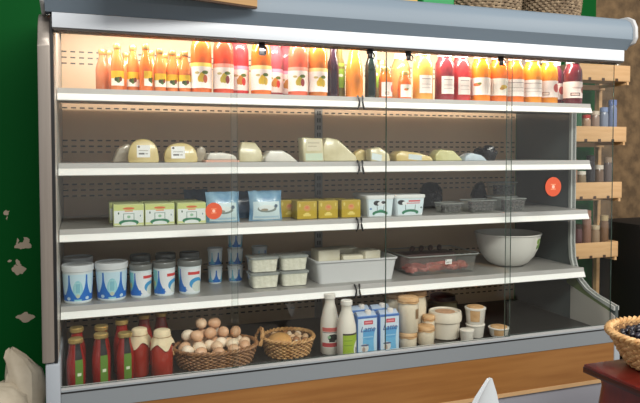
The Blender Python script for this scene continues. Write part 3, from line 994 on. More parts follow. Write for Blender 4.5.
def punnet(label, w_, d_, h_, x, y, z, nm, berries=True):
    t = thing('fruit_punnet', label, 'punnet', (x, y, z), 0, 'clear punnets on the third shelf')
    part('tray', one(lambda bm: loft(bm, [rrect(w_ * 0.84, d_ * 0.84, 0.012, 0), rrect(w_ * 0.97, d_ * 0.97, 0.015, h_ - 0.006), rrect(w_ * 0.95, d_ * 0.95, 0.014, h_ - 0.006), rrect(w_ * 0.82, d_ * 0.82, 0.011, 0.002)]), clearplastic), t)
    part('rim', one(lambda bm: tube(bm, rrect(w_, d_, 0.016, h_ - 0.004), 0.0022, 5, closed=True), mat('cloudy_rim', (150, 154, 150), 0.3)), t)
    if not berries:
        return
    R = random.Random(nm)
    L_ = 2 if h_ < 0.058 else 3
    for lay in range(L_):
        zz = 0.0125 + lay * 0.0165
        k = 0.83 + 0.1 * zz / h_
        nx, ny = int(w_ * k / 0.0215), 2
        ys = (-d_ * k / 2 + 0.013, -d_ * k / 2 + 0.034)
        for iy in range(ny):
            for ix in range(nx):
                xx = -w_ * k / 2 + 0.0125 + (w_ * k - 0.025) * ix / (nx - 1) + R.uniform(-1, 1) * 0.001
                solid('berry', 'dark berry inside the ' + nm, 'berry', berry_me[R.random() < 0.3], (x + xx, y + ys[iy] + R.uniform(-1, 1) * 0.001, z + zz), (R.random() * 3, R.random() * 3, 0), 'berries in the ' + nm)


punnet('small clear punnet of dark berries, lowest and leftmost of the punnets', 0.118, 0.1, 0.05, 1.77, 0.32, Z3, 'leftmost small clear punnet')
punnet('clear punnet of dark berries in the middle of the front row', 0.155, 0.11, 0.062, 1.925, 0.30, Z3, 'middle clear punnet of the front row')
punnet('clear punnet of dark berries behind the last glass edge', 0.14, 0.11, 0.066, 2.108, 0.30, Z3, 'clear punnet behind the last glass edge')
punnet('clear punnet of dark berries stacked at the back', 0.142, 0.1, 0.07, 2.15, 0.425, Z3 + 0.07, 'upper punnet stacked at the back')
punnet('clear punnet under the stacked one at the back', 0.142, 0.1, 0.068, 2.15, 0.425, Z3, 'lower punnet at the back', False)
solid('dark_pack', 'blackish bag standing behind the berry punnets', 'bag', one(lambda bm: lump(bm, 0.04, 0.04, 0.075, 8, 0.3), mat('black_film'), 0), (2.075, 0.52, Z3 + 0.06))
solid('dark_pack', 'blackish flat bag far back above the small punnet', 'bag', one(lambda bm: lump(bm, 0.065, 0.05, 0.07, 5, 0.4), mat('black_film'), 0), (1.83, 0.60, Z3 + 0.056))

# ================================================================ fourth shelf: yogurt, cottage cheese, trays, bowl
Z4 = SH[3][0]
lidw = mat('bucket_lid', (216, 220, 224), 0.35)
bluew = (196, 224, 238)
DB, LB = (28, 108, 196), (110, 186, 216)
yog_print = print_mat('yogurt_print', bluew, [('r', 0.5, 0.12, 0.6, 0.14, DB), ('e', 0.5, 0.36, 0.12, 0.42, (150, 206, 220)), ('f', 0.3, 0.1, 0.98, 0.02, 0.2, DB), ('f', 0.7, 0.1, 0.98, 0.02, 0.2, DB), ('f', 0.02, 0.1, 0.98, 0.02, 0.13, DB), ('f', 0.98, 0.1, 0.98, 0.02, 0.13, DB),
    ('r', 0.5, 0.5, 0.07, 0.2, (168, 216, 222)), ('r', 0.5, 0.5, 0.05, 0.17, (130, 190, 206)), ('e', 0.5, 0.22, 0.05, 0.07, (190, 200, 180)), ('e', 0.27, 0.13, 0.05, 0.06, (190, 216, 236)), ('e', 0.73, 0.13, 0.05, 0.06, (190, 216, 236)), ('r', 0.5, 0.01, 0.6, 0.03, (220, 232, 236))])
yog_side = print_mat('yogurt_print_side', (226, 230, 234), [('r', 0.2, 0.12, 0.25, 0.14, DB), ('r', 0.08, 0.6, 0.14, 0.4, (120, 196, 200)), ('f', 0.26, 0.1, 0.98, 0.02, 0.22, DB), ('e', 0.08, 0.45, 0.06, 0.12, (190, 190, 130)), ('e', 0.8, 0.38, 0.24, 0.24, (60, 150, 206)), ('e', 0.84, 0.26, 0.2, 0.22, (206, 214, 206)), ('r', 0.72, 0.8, 0.2, 0.06, (206, 66, 66)), ('r', 0.7, 0.01, 0.8, 0.03, (220, 232, 236))])


def bucket(label, r, h_, x, y, z, prn, rz=0.0, taper=0.86, lid=True, cat='bucket', name='yogurt_bucket', group='blue and white yogurt tubs on the fourth shelf', lidm=None):
    t = thing(name, label, cat, (x, y, z), rz, group)
    hb = h_ * 0.92
    prof = [(0, 0), (r * taper * 0.96, 0), (r * taper, 0.003), (r * 0.97, hb), (0, hb)]
    key = (name, r, h_, taper)
    part('tub', mesh(key, lambda bm: lathe(bm, prof, 28), tubmat), t)
    rf = rprof([(r * taper, 0.003), (r * 0.97, hb)])
    part('label', mesh(key + ('label', prn.name), lambda bm: wrap(bm, lambda q: rf(q) + 0.0007, 0.006, hb * 0.84, -1.5, 1.5, 20, 4), prn), t)
    if lid:
        lm = lidm or lidw
        part('lid', mesh(key + ('lid', lm.name), lambda bm: lathe(bm, [(r * 0.97, hb * 0.9), (r * 1.01, hb * 0.91), (r * 1.02, hb), (r * 1.02, h_ - 0.003), (r * 0.97, h_), (r * 0.93, h_ - 0.006), (0, h_ - 0.006)], 28), lm), t)
    return t


darklid = mat('smoky_lid', (110, 112, 110), 0.2, coat=0.3)
bucket('large blue and white yogurt bucket standing at the left end of the shelf', 0.0605, 0.15, 0.064, 0.30, Z4, yog_print)
bucket('yogurt bucket behind the leftmost bucket, only its rim showing', 0.0605, 0.158, 0.062, 0.44, Z4, yog_print)
bucket('second large yogurt bucket from the left, with a wide pale rim', 0.064, 0.152, 0.192, 0.305, Z4, yog_print)
bucket('slim yogurt cup right of the two large buckets', 0.0465, 0.135, 0.307, 0.31, Z4, yog_side, 0.1, cat='cup', name='yogurt_cup', lidm=darklid)
bucket('second slim yogurt cup right of the large buckets', 0.047, 0.14, 0.402, 0.31, Z4, yog_side, 0.1, cat='cup', name='yogurt_cup', lidm=darklid)
bucket('third slim yogurt cup, right end of the front row', 0.05, 0.142, 0.508, 0.31, Z4, yog_side, -0.35, cat='cup', name='yogurt_cup', lidm=darklid)
bucket('slim yogurt cup in the back row behind the first slim cup', 0.044, 0.15, 0.318, 0.46, Z4, yog_side, 0.1, cat='cup', name='yogurt_cup', lidm=darklid)
bucket('slim yogurt cup in the back row behind the second slim cup', 0.044, 0.15, 0.425, 0.46, Z4, yog_side, 0.1, cat='cup', name='yogurt_cup', lidm=darklid)
bucket('slim yogurt cup in the back row behind the third slim cup', 0.044, 0.15, 0.53, 0.46, Z4, yog_side, 0.1, cat='cup', name='yogurt_cup', lidm=darklid)
SC = 'small stacked yogurt cups on the fourth shelf'
small_print = print_mat('small_cup_print', (220, 228, 234), [('r', 0.5, 0.1, 0.6, 0.12, DB), ('f', 0.5, 0.05, 0.98, 0.03, 0.2, DB), ('f', 0.2, 0.05, 0.98, 0.02, 0.14, LB), ('f', 0.84, 0.05, 0.98, 0.02, 0.14, LB)])
for k, q in enumerate(('bottom', 'top')):
    bucket('small yogurt cup, %s of the stack of two behind the third slim cup' % q, 0.034, 0.08, 0.648, 0.48, Z4 + 0.08 * k, small_print, 0.3 * k, cat='cup', name='small_yogurt_cup', group=SC)
for k, q in enumerate(('bottom', 'middle', 'top')):
    bucket('small yogurt cup, %s of the stack of three at the first glass edge' % q, 0.036, 0.0775, 0.742, 0.48, Z4 + 0.0775 * k, small_print, 0.3 - 0.2 * k, cat='cup', name='small_yogurt_cup', group=SC)
for k, q in enumerate(('lower', 'upper')):
    bucket('%s small pale cup far back behind the cottage cheese boxes' % q, 0.038, 0.072, 0.88, 0.57, Z4 + 0.072 * k, small_print, 0.6, cat='cup', name='small_yogurt_cup', group=SC)

curd = mat('cottage_cheese', (228, 224, 206), 0.6, col2=(240, 236, 222), scale=60, bump=0.6)
GB = 'cottage cheese boxes on the fourth shelf'


def curdbox(label, x, y, z):
    w_, d_, h_ = 0.132, 0.11, 0.07
    t = thing('cottage_cheese_box', label, 'food box', (x, y, z), 0, GB)
    part('curd', mesh('curd', lambda bm: loft(bm, [rrect(w_ * 0.83, d_ * 0.83, 0.014, 0.003), rrect(w_ * 0.92, d_ * 0.92, 0.016, h_ * 0.82)]), curd), t)
    part('tray', mesh('curdtray', lambda bm: loft(bm, [rrect(w_ * 0.85, d_ * 0.85, 0.015, 0), rrect(w_ * 0.97, d_ * 0.97, 0.018, h_ - 0.01)], cap1=False), clearplastic), t)
    part('lid', mesh('curdlid', lambda bm: loft(bm, [rrect(w_, d_, 0.018, h_ - 0.012), rrect(w_ * 1.02, d_ * 1.02, 0.018, h_ - 0.008), rrect(w_ * 1.01, d_ * 1.01, 0.018, h_ - 0.003), rrect(w_ * 0.9, d_ * 0.9, 0.016, h_ - 0.001)]), clear_mat('cloudy_lid', (0.85, 0.88, 0.86), 0.1, 1.35, haze=0.35, hazecol=(0.72, 0.76, 0.74))), t)


curdbox('clear box of white cottage cheese, lower left of four', 0.832, 0.325, Z4)
curdbox('clear box of white cottage cheese, upper left of four', 0.829, 0.325, Z4 + 0.07)
curdbox('clear box of white cottage cheese, lower right of four by the white tray', 0.968, 0.325, Z4)
curdbox('clear box of white cottage cheese, upper right of four by the white tray', 0.965, 0.325, Z4 + 0.07)

traym = mat('white_tray_plastic', (208, 209, 210), 0.4)


def opentray(name, label, cat, w_, d_, h_, x, y, z, m, rim=0.012, taper=0.92):
    t = thing(name, label, cat, (x, y, z))
    part('tray', one(lambda bm: loft(bm, [rrect(w_ * taper, d_ * taper, 0.02, 0), rrect(w_, d_, 0.022, h_ - 0.008), rrect(w_ + rim, d_ + rim, 0.026, h_ - 0.008), rrect(w_ + rim, d_ + rim, 0.026, h_), rrect(w_ - 0.004, d_ - 0.004, 0.02, h_), rrect(w_ * taper - 0.006, d_ * taper - 0.006, 0.018, 0.004)]), m), t)
    return t


opentray('serving_tray', 'deep white plastic tray holding cheese blocks', 'tray', 0.40, 0.30, 0.105, 1.268, 0.42, Z4, traym)
whitecheese = mat('fresh_cheese', (222, 214, 188), 0.55, col2=(232, 226, 206), scale=20, bump=0.1)
for x, y, z, sx, sy, sz, rz, lb in ((1.155, 0.40, 0.006, 0.11, 0.1, 0.135, 0.05, 'tallest pale cheese block at the left in the white tray'), (1.27, 0.36, 0.006, 0.10, 0.07, 0.108, -0.1, 'low cheese block at the front middle in the white tray'), (1.37, 0.40, 0.006, 0.09, 0.1, 0.122, 0.2, 'cheese block at the right in the white tray'), (1.28, 0.49, 0.006, 0.13, 0.08, 0.125, 0.0, 'wide cheese block at the back in the white tray')):
    solid('cheese_block', lb, 'cheese', one(lambda bm: box(bm, -sx / 2, sx / 2, -sy / 2, sy / 2, 0, sz, bevel=0.006), whitecheese), (x, y, Z4 + z), (0, 0, rz), 'cheese blocks in the white tray')

mt_ = opentray('meat_tray', 'shallow clear plastic tray of red meat under cling film', 'tray', 0.385, 0.27, 0.095, 1.735, 0.43, Z4, clearplastic)
part('rim', one(lambda bm: tube(bm, rrect(0.40, 0.285, 0.026, 0.093), 0.003, 5, closed=True), mat('cloudy_rim')), mt_)
part('white_tag', one(lambda bm: quad(bm, [(-0.0, -0.141, 0.05), (0.036, -0.141, 0.05), (0.036, -0.1435, 0.074), (-0.0, -0.1435, 0.074)]), price_lab, 0), mt_)
redmeat = mat('red_meat', (160, 56, 52), 0.4, col2=(196, 104, 92), scale=24, bump=0.4, coat=0.3)
for i in range(6):
    solid('meat_piece', 'piece of red meat lying in the clear tray', 'meat', mesh(('meat', i % 3), lambda bm: lump(bm, 0.03, 0.05, 0.022, i * 3 + 1, 0.5), redmeat), (1.585 + 0.06 * i, 0.37 + 0.012 * (i % 2), Z4 + 0.0235), (0, 0, i * 0.5), 'meat in the clear tray')
for i in range(4):
    solid('dark_sausage', 'dark smoked sausage lying on top of the meat at the back of the clear tray', 'sausage', mesh('sausage', lambda bm: tube(bm, [(-0.055, 0.0, 0), (-0.045, 0, 0), (0, 0.0, 0.004), (0.045, 0, 0), (0.055, 0, 0)], [0.004, 0.012, 0.014, 0.012, 0.004], 10), mat('smoked', (88, 62, 56), 0.4, var=0.25, scale=30)), (1.66 + 0.052 * i, 0.485, Z4 + 0.10 - 0.0), (0, 0.1, 1.0), 'dark sausages in the clear tray')
part('inner_divider', one(lambda bm: box(bm, -0.17, 0.15, 0.0, 0.11, 0.006, 0.083, bevel=0.01), mat('wrapped_stack', (92, 66, 62), 0.35, var=0.25, scale=18)), mt_, label='dark wrapped meat stack')


def bowl(bm):
    prof = [(0, 0), (0.06, 0), (0.075, 0.004), (0.105, 0.02), (0.138, 0.06), (0.158, 0.11), (0.166, 0.166), (0.172, 0.168), (0.172, 0.173), (0.163, 0.173), (0.154, 0.11), (0.132, 0.06), (0.098, 0.025), (0, 0.012)]
    lathe(bm, prof, 48)


bw = thing('salad_bowl', 'big round white bowl with green decoration on the right rim', 'bowl', (2.185, 0.415, Z4))
part('bowl', one(bowl, mat('white_melamine', (222, 220, 214), 0.3, coat=0.2)), bw)
br = rprof([(0.105, 0.02), (0.138, 0.06), (0.158, 0.11), (0.166, 0.166)])
part('leaf_print', one(lambda bm: wrap(bm, lambda q: br(q) + 0.001, 0.085, 0.162, 0.3, 0.95, 12, 4), print_mat('leaf_print', (222, 220, 214), [('e', 0.75, 0.5, 0.26, 0.36, (108, 148, 52)), ('e', 0.45, 0.66, 0.2, 0.2, (124, 160, 60)), ('e', 0.4, 0.3, 0.14, 0.16, (90, 130, 50)), ('e', 0.62, 0.55, 0.05, 0.2, (222, 220, 214))])), bw)


# ================================================================ bottom deck
TOM = [(0, 0), (0.03, 0), (0.034, 0.005), (0.034, 0.105), (0.031, 0.125), (0.023, 0.155), (0.021, 0.172), (0.024, 0.176), (0.024, 0.182), (0, 0.182)]
tomato = mat('tomato_juice', (150, 32, 24), 0.14, coat=0.5, var=0.1, scale=10)
tomato2 = mat('tomato_sauce', (166, 46, 28), 0.18, coat=0.5, var=0.1, scale=10)
strip = print_mat('green_strip', (92, 130, 44), [('r', 0.5, 0.5, 0.24, 0.05, (214, 224, 190)), ('r', 0.5, 0.06, 0.6, 0.06, (40, 40, 36))])


def tombottle(x, y, label, rz=0.0, lab=True, hs=1.0):
    t = thing('tomato_juice_bottle', label, 'bottle', (x, y, DECK), rz, 'tomato juice bottles on the bottom deck')
    t.scale = (1, 1, hs)
    part('body', mesh('tombody', lambda bm: lathe(bm, TOM, 24), tomato), t)
    part('cap', capm(0.0265, 0.176, 0.192, 'tom', gold), t)
    rf = rprof(TOM)
    if lab:
        part('label', mesh('tomlabel', lambda bm: wrap(bm, lambda q: rf(q) + 0.0008, 0.01, 0.118, -0.42, 0.42, 6, 6), strip), t)
        part('seal_strip', mesh('tomseal', lambda bm: wrap(bm, lambda q: max(rf(q), 0.0268 if q > 0.174 else 0) + 0.0009, 0.1185, 0.18, -0.42, 0.42, 6, 8), black), t)
    return t


tombottle(0.056, 0.095, 'tomato juice bottle with green strip label, leftmost on the bottom deck', 0.35)
tombottle(0.145, 0.105, 'second tomato juice bottle with green strip label from the left', 0.3, hs=1.04)
tombottle(0.232, 0.115, 'third tomato juice bottle with green strip label, left of the cloth-topped jars', 0.25, hs=1.0)
tombottle(0.148, 0.205, 'tomato bottle in the second row behind the second labelled bottle', 0.9, False, 1.06)
tombottle(0.226, 0.24, 'tomato bottle in the second row behind the third labelled bottle', 0.9, False, 1.1)
tombottle(0.058, 0.21, 'tomato bottle in the second row behind the leftmost one', 0.9, False, 1.06)
tombottle(0.318, 0.30, 'tomato bottle at the back behind the left cloth-topped jar', 0.9, False, 1.1)
tombottle(0.392, 0.345, 'tomato bottle at the back behind the right cloth-topped jar', 0.9, False, 1.06)
cloth = mat('cream_cloth', (226, 208, 172), 0.8, var=0.08, scale=30, bump=0.3)
JAR = [(0, 0), (0.036, 0), (0.041, 0.006), (0.041, 0.115), (0.037, 0.135), (0.03, 0.152), (0.029, 0.178), (0, 0.178)]


def clothjar(x, y, label, rz, s_=1.0):
    t = thing('cloth_topped_jar', label, 'jar', (x, y, DECK), rz, 'jars with cloth tops on the bottom deck')
    t.scale = (s_, s_, 1.0)
    part('body', mesh('jarbody', lambda bm: lathe(bm, JAR, 24), tomato2), t)

    def f(bm):
        n = 40
        L_ = []
        for r, z, k in ((0.0, 0.187, 0), (0.022, 0.187, 0), (0.031, 0.183, 0), (0.0325, 0.168, 0.1), (0.034, 0.158, 0.25), (0.04, 0.146, 0.9), (0.044, 0.134, 1.6), (0.0455, 0.124, 2.2)):
            L_.append([((r + 0.0035 * k * math.sin(5 * a) * 0.4 + 0.001 * k * math.sin(11 * a)) * math.cos(a), (r + 0.0035 * k * math.sin(5 * a) * 0.4) * math.sin(a), z + 0.006 * k * math.sin(4 * a + 0.6)) for a in (2 * PI * i / n for i in range(n))])
        loft(bm, L_[1:], cap0=True, cap1=False)
        for fc in bm.faces:
            fc.normal_flip()
    part('cloth_cover', mesh('jarcloth', f, cloth, 70), t)
    part('string', mesh('jarstring', lambda bm: tube(bm, ell(0.0345, 0.0345, 0.162, 28), 0.0012, 5, closed=True), mat('twine', (150, 110, 70), 0.8)), t)


clothjar(0.29, 0.18, 'tomato sauce jar with cream cloth top, left of the pair', 0.0, 0.95)
clothjar(0.372, 0.128, 'tomato sauce jar with cream cloth top beside the egg basket', 0.8, 1.02)

# woven baskets
wicker = mat('brown_wicker', (124, 84, 52), 0.6, col2=(168, 122, 80), scale=40)
wicker_l = mat('light_wicker', (170, 122, 72), 0.6, col2=(206, 162, 106), scale=40)
wicker_d = mat('dark_lining', (58, 40, 26), 0.8)
straw = mat('straw', (150, 118, 74), 0.8, var=0.2, scale=40, bump=0.5)


def weave_fn(rx, ry, h_, flare, rows, K, amp=0.004, r=0.0045, z0=0.006, seg=None):
    def f(bm):
        n = seg or K * 4
        for j in range(rows):
            z = z0 + (h_ - z0 - r) * j / (rows - 1)
            k = flare + (1 - flare) * (z / h_) ** 0.8
            pts = []
            for i in range(n):
                a = 2 * PI * i / n
                d = amp * math.sin(K * a + (PI if j % 2 else 0))
                pts.append(((rx * k + d) * math.cos(a), (ry * k + d) * math.sin(a), z + 0.0015 * math.sin(3 * a + j)))
            tube(bm, pts, r, 5, closed=True)
    return f


def rim_fn(rx, ry, z, r=0.006, turns=24, amp=0.005, n=160):
    def f(bm):
        for ph in (0, PI):
            tube(bm, [((rx + amp * math.cos(turns * a + ph)) * math.cos(a), (ry + amp * math.cos(turns * a + ph)) * math.sin(a), z + amp * math.sin(turns * a + ph)) for a in (2 * PI * i / n for i in range(n))], r, 5, closed=True)
    return f


def stakes_fn(rx, ry, h_, flare, K):
    def f(bm):
        for i in range(K):
            a = 2 * PI * (i + 0.5) / K
            P = []
            for j in range(5):
                z = h_ * j / 4
                k = flare + (1 - flare) * (z / h_) ** 0.8
                P.append((rx * k * math.cos(a), ry * k * math.sin(a), z))
            tube(bm, P, 0.003, 5)
    return f


def lining_fn(rx, ry, h_, flare):
    def f(bm):
        L_ = []
        for j in range(6):
            z = 0.004 + (h_ - 0.006) * j / 5
            k = flare + (1 - flare) * (z / h_) ** 0.8
            L_.append(ell(rx * k - 0.006, ry * k - 0.006, z, 40))
        for j in range(5, -1, -1):
            L_.append([(p[0] * 0.985, p[1] * 0.985, p[2] + (0.002 if j == 0 else 0)) for p in L_[j]])
        loft(bm, L_)
    return f


eb = thing('egg_basket', 'oval brown wicker basket with two loop handles full of eggs', 'basket', (0.6, 0.225, DECK), 0.0)
ERX, ERY, EH, EF = 0.174, 0.127, 0.074, 0.84
part('weave', one(weave_fn(ERX, ERY, EH, EF, 10, 30), wicker), eb, kind='stuff')
part('stakes', one(stakes_fn(ERX, ERY, EH, EF, 30), wicker), eb, kind='stuff')
part('lining', one(lining_fn(ERX, ERY, EH, EF), wicker_d), eb)
part('rim', one(rim_fn(ERX, ERY, EH), wicker), eb)
part('straw_bed', one(lambda bm: loft(bm, [ell(0.14, 0.1, 0.012), ell(0.15, 0.106, 0.04), ell(0.1, 0.07, 0.052)]), straw), eb)
for sgn in (-1, 1):
    def hd(bm):
        for q in range(2):
            pts = []
            for i in range(17):
                a = PI * i / 16
                pts.append((sgn * (ERX + 0.004 + 0.018 * math.sin(a) + q * 0.005), -0.045 * math.cos(a), EH - 0.01 + (0.055 + q * 0.006) * math.sin(a) + 0.004 * math.sin(i * 2.4 + q * PI)))
            tube(bm, pts, 0.0055, 6)
    part('handle', one(hd, wicker_l), eb)
egg_cols = [(234, 200, 166), (222, 178, 142), (240, 218, 190), (214, 168, 132), (244, 226, 202)]


def egg(bm):
    n = 12
    lathe(bm, [(0.0232 * math.sin(PI * i / n) * (1 - 0.12 * math.cos(PI * (n - i) / n)), -0.0285 * math.cos(PI * i / n)) for i in range(n + 1)], 20)
    bmesh.ops.rotate(bm, verts=bm.verts, cent=(0, 0, 0), matrix=Matrix.Rotation(PI / 2, 3, 'X'))


egg_me = [mesh(('egg', i), egg, mat('eggshell_%d' % i, c, 0.45), 80) for i, c in enumerate(egg_cols)]
EGG = []
R = random.Random(4)
for cnt, rx, ry, z, off in ((11, 0.128, 0.083, 0.07, 0.1), (6, 0.078, 0.04, 0.078, 0.5), (2, 0.022, 0.0, 0.082, 0.0)):
    for i in range(cnt):
        a = 2 * PI * i / cnt + off
        EGG.append((rx * math.cos(a), ry * math.sin(a), z))
for x, y, z in ((-0.105, 0.05, 0.107), (-0.048, 0.062, 0.114), (0.01, 0.07, 0.112), (-0.075, 0.005, 0.112), (-0.018, 0.016, 0.116), (0.042, 0.028, 0.111), (0.09, 0.03, 0.107), (-0.05, 0.05, 0.150), (0.005, 0.052, 0.148)):
    EGG.append((x, y, z))
EGG = [Vector(p) for p in EGG]
for _ in range(80):                                   # let the heap settle until no two eggs interpenetrate
    for a in range(len(EGG)):
        for b in range(a):
            d = EGG[a] - EGG[b]
            if 1e-6 < d.length < 0.0505:
                push = d.normalized() * (0.0505 - d.length) * 0.5
                EGG[a] += push
                EGG[b] -= push
        q = math.hypot(EGG[a].x / 0.142, EGG[a].y / 0.095)
        if q > 1:
            EGG[a].x, EGG[a].y = EGG[a].x / q, EGG[a].y / q
        EGG[a].z = max(EGG[a].z, 0.066)
EGGLAB = ['egg at the left end of the upper layer in the oval basket', 'egg at the back of the upper layer under the left top egg', 'egg at the back of the upper layer under the right top egg', 'egg near the front left of the upper layer in the oval basket',
          'egg in the front middle of the upper layer in the oval basket', 'second egg from the right in the upper layer of the oval basket', 'rightmost egg of the upper layer in the oval basket', 'left of the two eggs on the very top of the heap', 'right of the two eggs on the very top of the heap']
for i, (x, y, z) in enumerate(EGG):
    solid('egg', EGGLAB[i - len(EGG)] if len(EGG) - i <= 9 else 'hen egg lying in the lower layers of the oval wicker basket', 'egg', egg_me[(i * 7 + i // 3) % 5], (0.6 + x, 0.225 + y, DECK + z), (R.uniform(-0.4, 0.4), R.uniform(-0.4, 0.4), R.uniform(0, 6.28)), 'eggs in the oval wicker basket')

mb = thing('mushroom_basket', 'round light brown wicker basket of small mushrooms beside the egg basket', 'basket', (0.922, 0.245, DECK), 0.2)
MR, MH, MF = 0.112, 0.075, 0.8
part('weave', one(weave_fn(MR, MR, MH, MF, 9, 22), wicker_l), mb, kind='stuff')
part('stakes', one(stakes_fn(MR, MR, MH, MF, 22), wicker_l), mb, kind='stuff')
part('lining', one(lining_fn(MR, MR, MH, MF), mat('basket_lining', (104, 72, 44), 0.8)), mb)
part('rim', one(rim_fn(MR, MR, MH, turns=18, r=0.006), wicker_l), mb)
part('paper_bed', one(lambda bm: loft(bm, [ell(0.085, 0.085, 0.012), ell(0.095, 0.095, 0.04), ell(0.05, 0.05, 0.05)]), straw), mb)


def mush(bm):
    lathe(bm, [(0, -0.014), (0.006, -0.013), (0.006, 0.0), (0.014, 0.001), (0.0155, 0.005), (0.013, 0.011), (0.007, 0.0145), (0, 0.0155)], 14)


mush_me = [mesh(('mushroom', i), mush, mat('mushroom_%d' % i, c, 0.55), 60) for i, c in enumerate(((216, 178, 138), (236, 212, 182), (160, 114, 78)))]
part('large_cap', one(lambda bm: lathe(bm, [(0, 0.0), (0.05, 0.0), (0.056, 0.006), (0.05, 0.02), (0.03, 0.032), (0, 0.037)], 28), mat('tan_cap', (206, 156, 96), 0.5, var=0.08, scale=20)), mb, (-0.048, -0.012, 0.054), (0.3, -0.25, 0), label='large tan mushroom cap')
k = 0
for ring, (cnt, rr, z) in enumerate(((9, 0.082, 0.062), (9, 0.05, 0.066), (5, 0.02, 0.068))):
    for i in range(cnt):
        a = 2 * PI * i / cnt + ring * 0.4
        x, y = rr * math.cos(a), rr * math.sin(a)
        if x < -0.005 and abs(y + 0.01) < 0.07:
            continue
        solid('mushroom', 'small mushroom in the round wicker basket', 'mushroom', mush_me[k % 3], (0.922 + x, 0.245 + y, DECK + z), (R.uniform(-0.9, 0.9), R.uniform(-0.9, 0.9), R.uniform(0, 6)), 'mushrooms in the round wicker basket')
        k += 1

# milk
MILK = [(0, 0), (0.037, 0), (0.042, 0.006), (0.042, 0.115), (0.040, 0.14), (0.031, 0.18), (0.0225, 0.205), (0.0215, 0.225), (0.024, 0.229), (0.024, 0.236), (0, 0.236)]
milkm = mat('milk_bottle_white', (226, 220, 208), 0.25, coat=0.4)
lab_red = print_mat('milk_label_red', (226, 222, 214), [('r', 0.5, 0.88, 0.6, 0.1, (206, 104, 96)), ('r', 0.5, 0.14, 0.6, 0.1, (186, 62, 66)), ('e', 0.55, 0.5, 0.26, 0.16, (30, 34, 32)), ('r', 0.5, 0.34, 0.14, 0.06, (30, 34, 32)), ('e', 0.36, 0.52, 0.08, 0.07, (150, 190, 150)), ('r', 0.5, 0.74, 0.6, 0.015, (60, 50, 50))])
lab_green = print_mat('milk_label_green', (150, 176, 46), [('r', 0.5, 0.965, 0.6, 0.04, (60, 50, 46)), ('e', 0.78, 0.3, 0.24, 0.34, (226, 226, 220)), ('e', 0.7, 0.24, 0.05, 0.16, (50, 60, 56)), ('e', 0.86, 0.3, 0.04, 0.2, (60, 70, 66)), ('r', 0.25, 0.7, 0.2, 0.02, (120, 150, 40)), ('r', 0.25, 0.5, 0.2, 0.02, (120, 150, 40))])


def milkbottle(x, y, label, lab, z0, z1, rz, hs=1.0):
    t = thing('milk_bottle', label, 'bottle', (x, y, DECK), rz, 'milk bottles on the bottom deck')
    t.scale = (1, 1, hs)
    part('body', mesh('milkbody', lambda bm: lathe(bm, MILK, 28), milkm), t)
    part('cap', capm(0.0255, 0.227, 0.247, 'milk', mat('milk_cap', (226, 222, 214), 0.35)), t)
    rf = rprof(MILK)
    part('label', one(lambda bm: wrap(bm, lambda q: rf(q) + 0.0008, z0, z1, -1.1, 1.1, 16, 2), lab), t)


milkbottle(1.098, 0.19, 'white milk bottle with red and black cow label, set further back', lab_red, 0.03, 0.115, -0.1, 1.06)
milkbottle(1.143, 0.105, 'white milk bottle with lime green label in front beside the cartons', lab_green, 0.012, 0.112, 0.35)

uht = print_mat('milk_carton_print', (206, 222, 236), [('r', 0.5, 0.3, 0.6, 0.36, (110, 180, 222)), ('e', 0.62, 0.5, 0.42, 0.14, (96, 166, 216)), ('e', 0.1, 0.5, 0.16, 0.5, (196, 214, 230)), ('e', 0.97, 0.3, 0.14, 0.36, (190, 216, 232)), ('r', 0.55, 0.84, 0.24, 0.055, (196, 70, 84)), ('r', 0.55, 0.84, 0.18, 0.02, (226, 150, 156)),
    ('e', 0.36, 0.14, 0.2, 0.12, (216, 214, 210)), ('e', 0.3, 0.1, 0.08, 0.08, (170, 150, 140)), ('e', 0.36, 0.22, 0.22, 0.025, (90, 96, 130)), ('r', 0.5, 0.985, 0.6, 0.03, (70, 110, 180)), ('r', 0.5, 0.44, 0.3, 0.015, (150, 200, 230))])
uht_body = mat('milk_carton_card', (88, 132, 196), 0.4)
letter = mat('navy_lettering', (36, 60, 140), 0.4)
script = text_mesh('Latte', 0.034, letter, 0.3)


def milkcarton(x, y, label, rz=0.0, d_=0.06):
    w_, h_ = 0.095, 0.166
    t = carton('milk_carton', label, w_, d_, h_, x, y, DECK, uht_body, uht, 'milk cartons on the bottom deck', rz, 'carton')
    part('lettering', script, t, (0, -d_ / 2 - 0.0012, 0.108), (PI / 2, 0, 0))
    part('top_fin', mesh('topfin', lambda bm: prism(bm, [(-d_ / 2 + 0.004, h_), (d_ / 2 - 0.004, h_), (0.004, h_ + 0.014), (-0.004, h_ + 0.014)], 'x', -w_ / 2 + 0.004, w_ / 2 - 0.004), mat('carton_top', (176, 192, 214), 0.4)), t)
    part('screw_cap', mesh('screwcap', lambda bm: lathe(bm, [(0.014, h_ + 0.002), (0.014, h_ + 0.018), (0.011, h_ + 0.021), (0, h_ + 0.021)], 16), whitecap), t, (0.012, -0.008, 0.0))


milkcarton(1.246, 0.145, 'blue and white milk carton right of the milk bottles')
milkcarton(1.353, 0.145, 'blue and white milk carton behind the middle glass edge')
milkcarton(1.262, 0.255, 'milk carton in the second row behind the left carton')
milkcarton(1.36, 0.245, 'milk carton in the second row beside the lidded jars')

# jars with paper-and-twine lids, white tubs
creamjar = mat('cream_jar', (228, 214, 190), 0.2, coat=0.5, var=0.05, scale=14)
lidpaper = mat('kraft_lid', (196, 152, 104), 0.65, col2=(216, 178, 134), scale=30, bump=0.3)
tagm = mat('brown_tag', (140, 112, 82), 0.7, var=0.2, scale=30)
GJR = 'jars with kraft lids on the bottom deck'


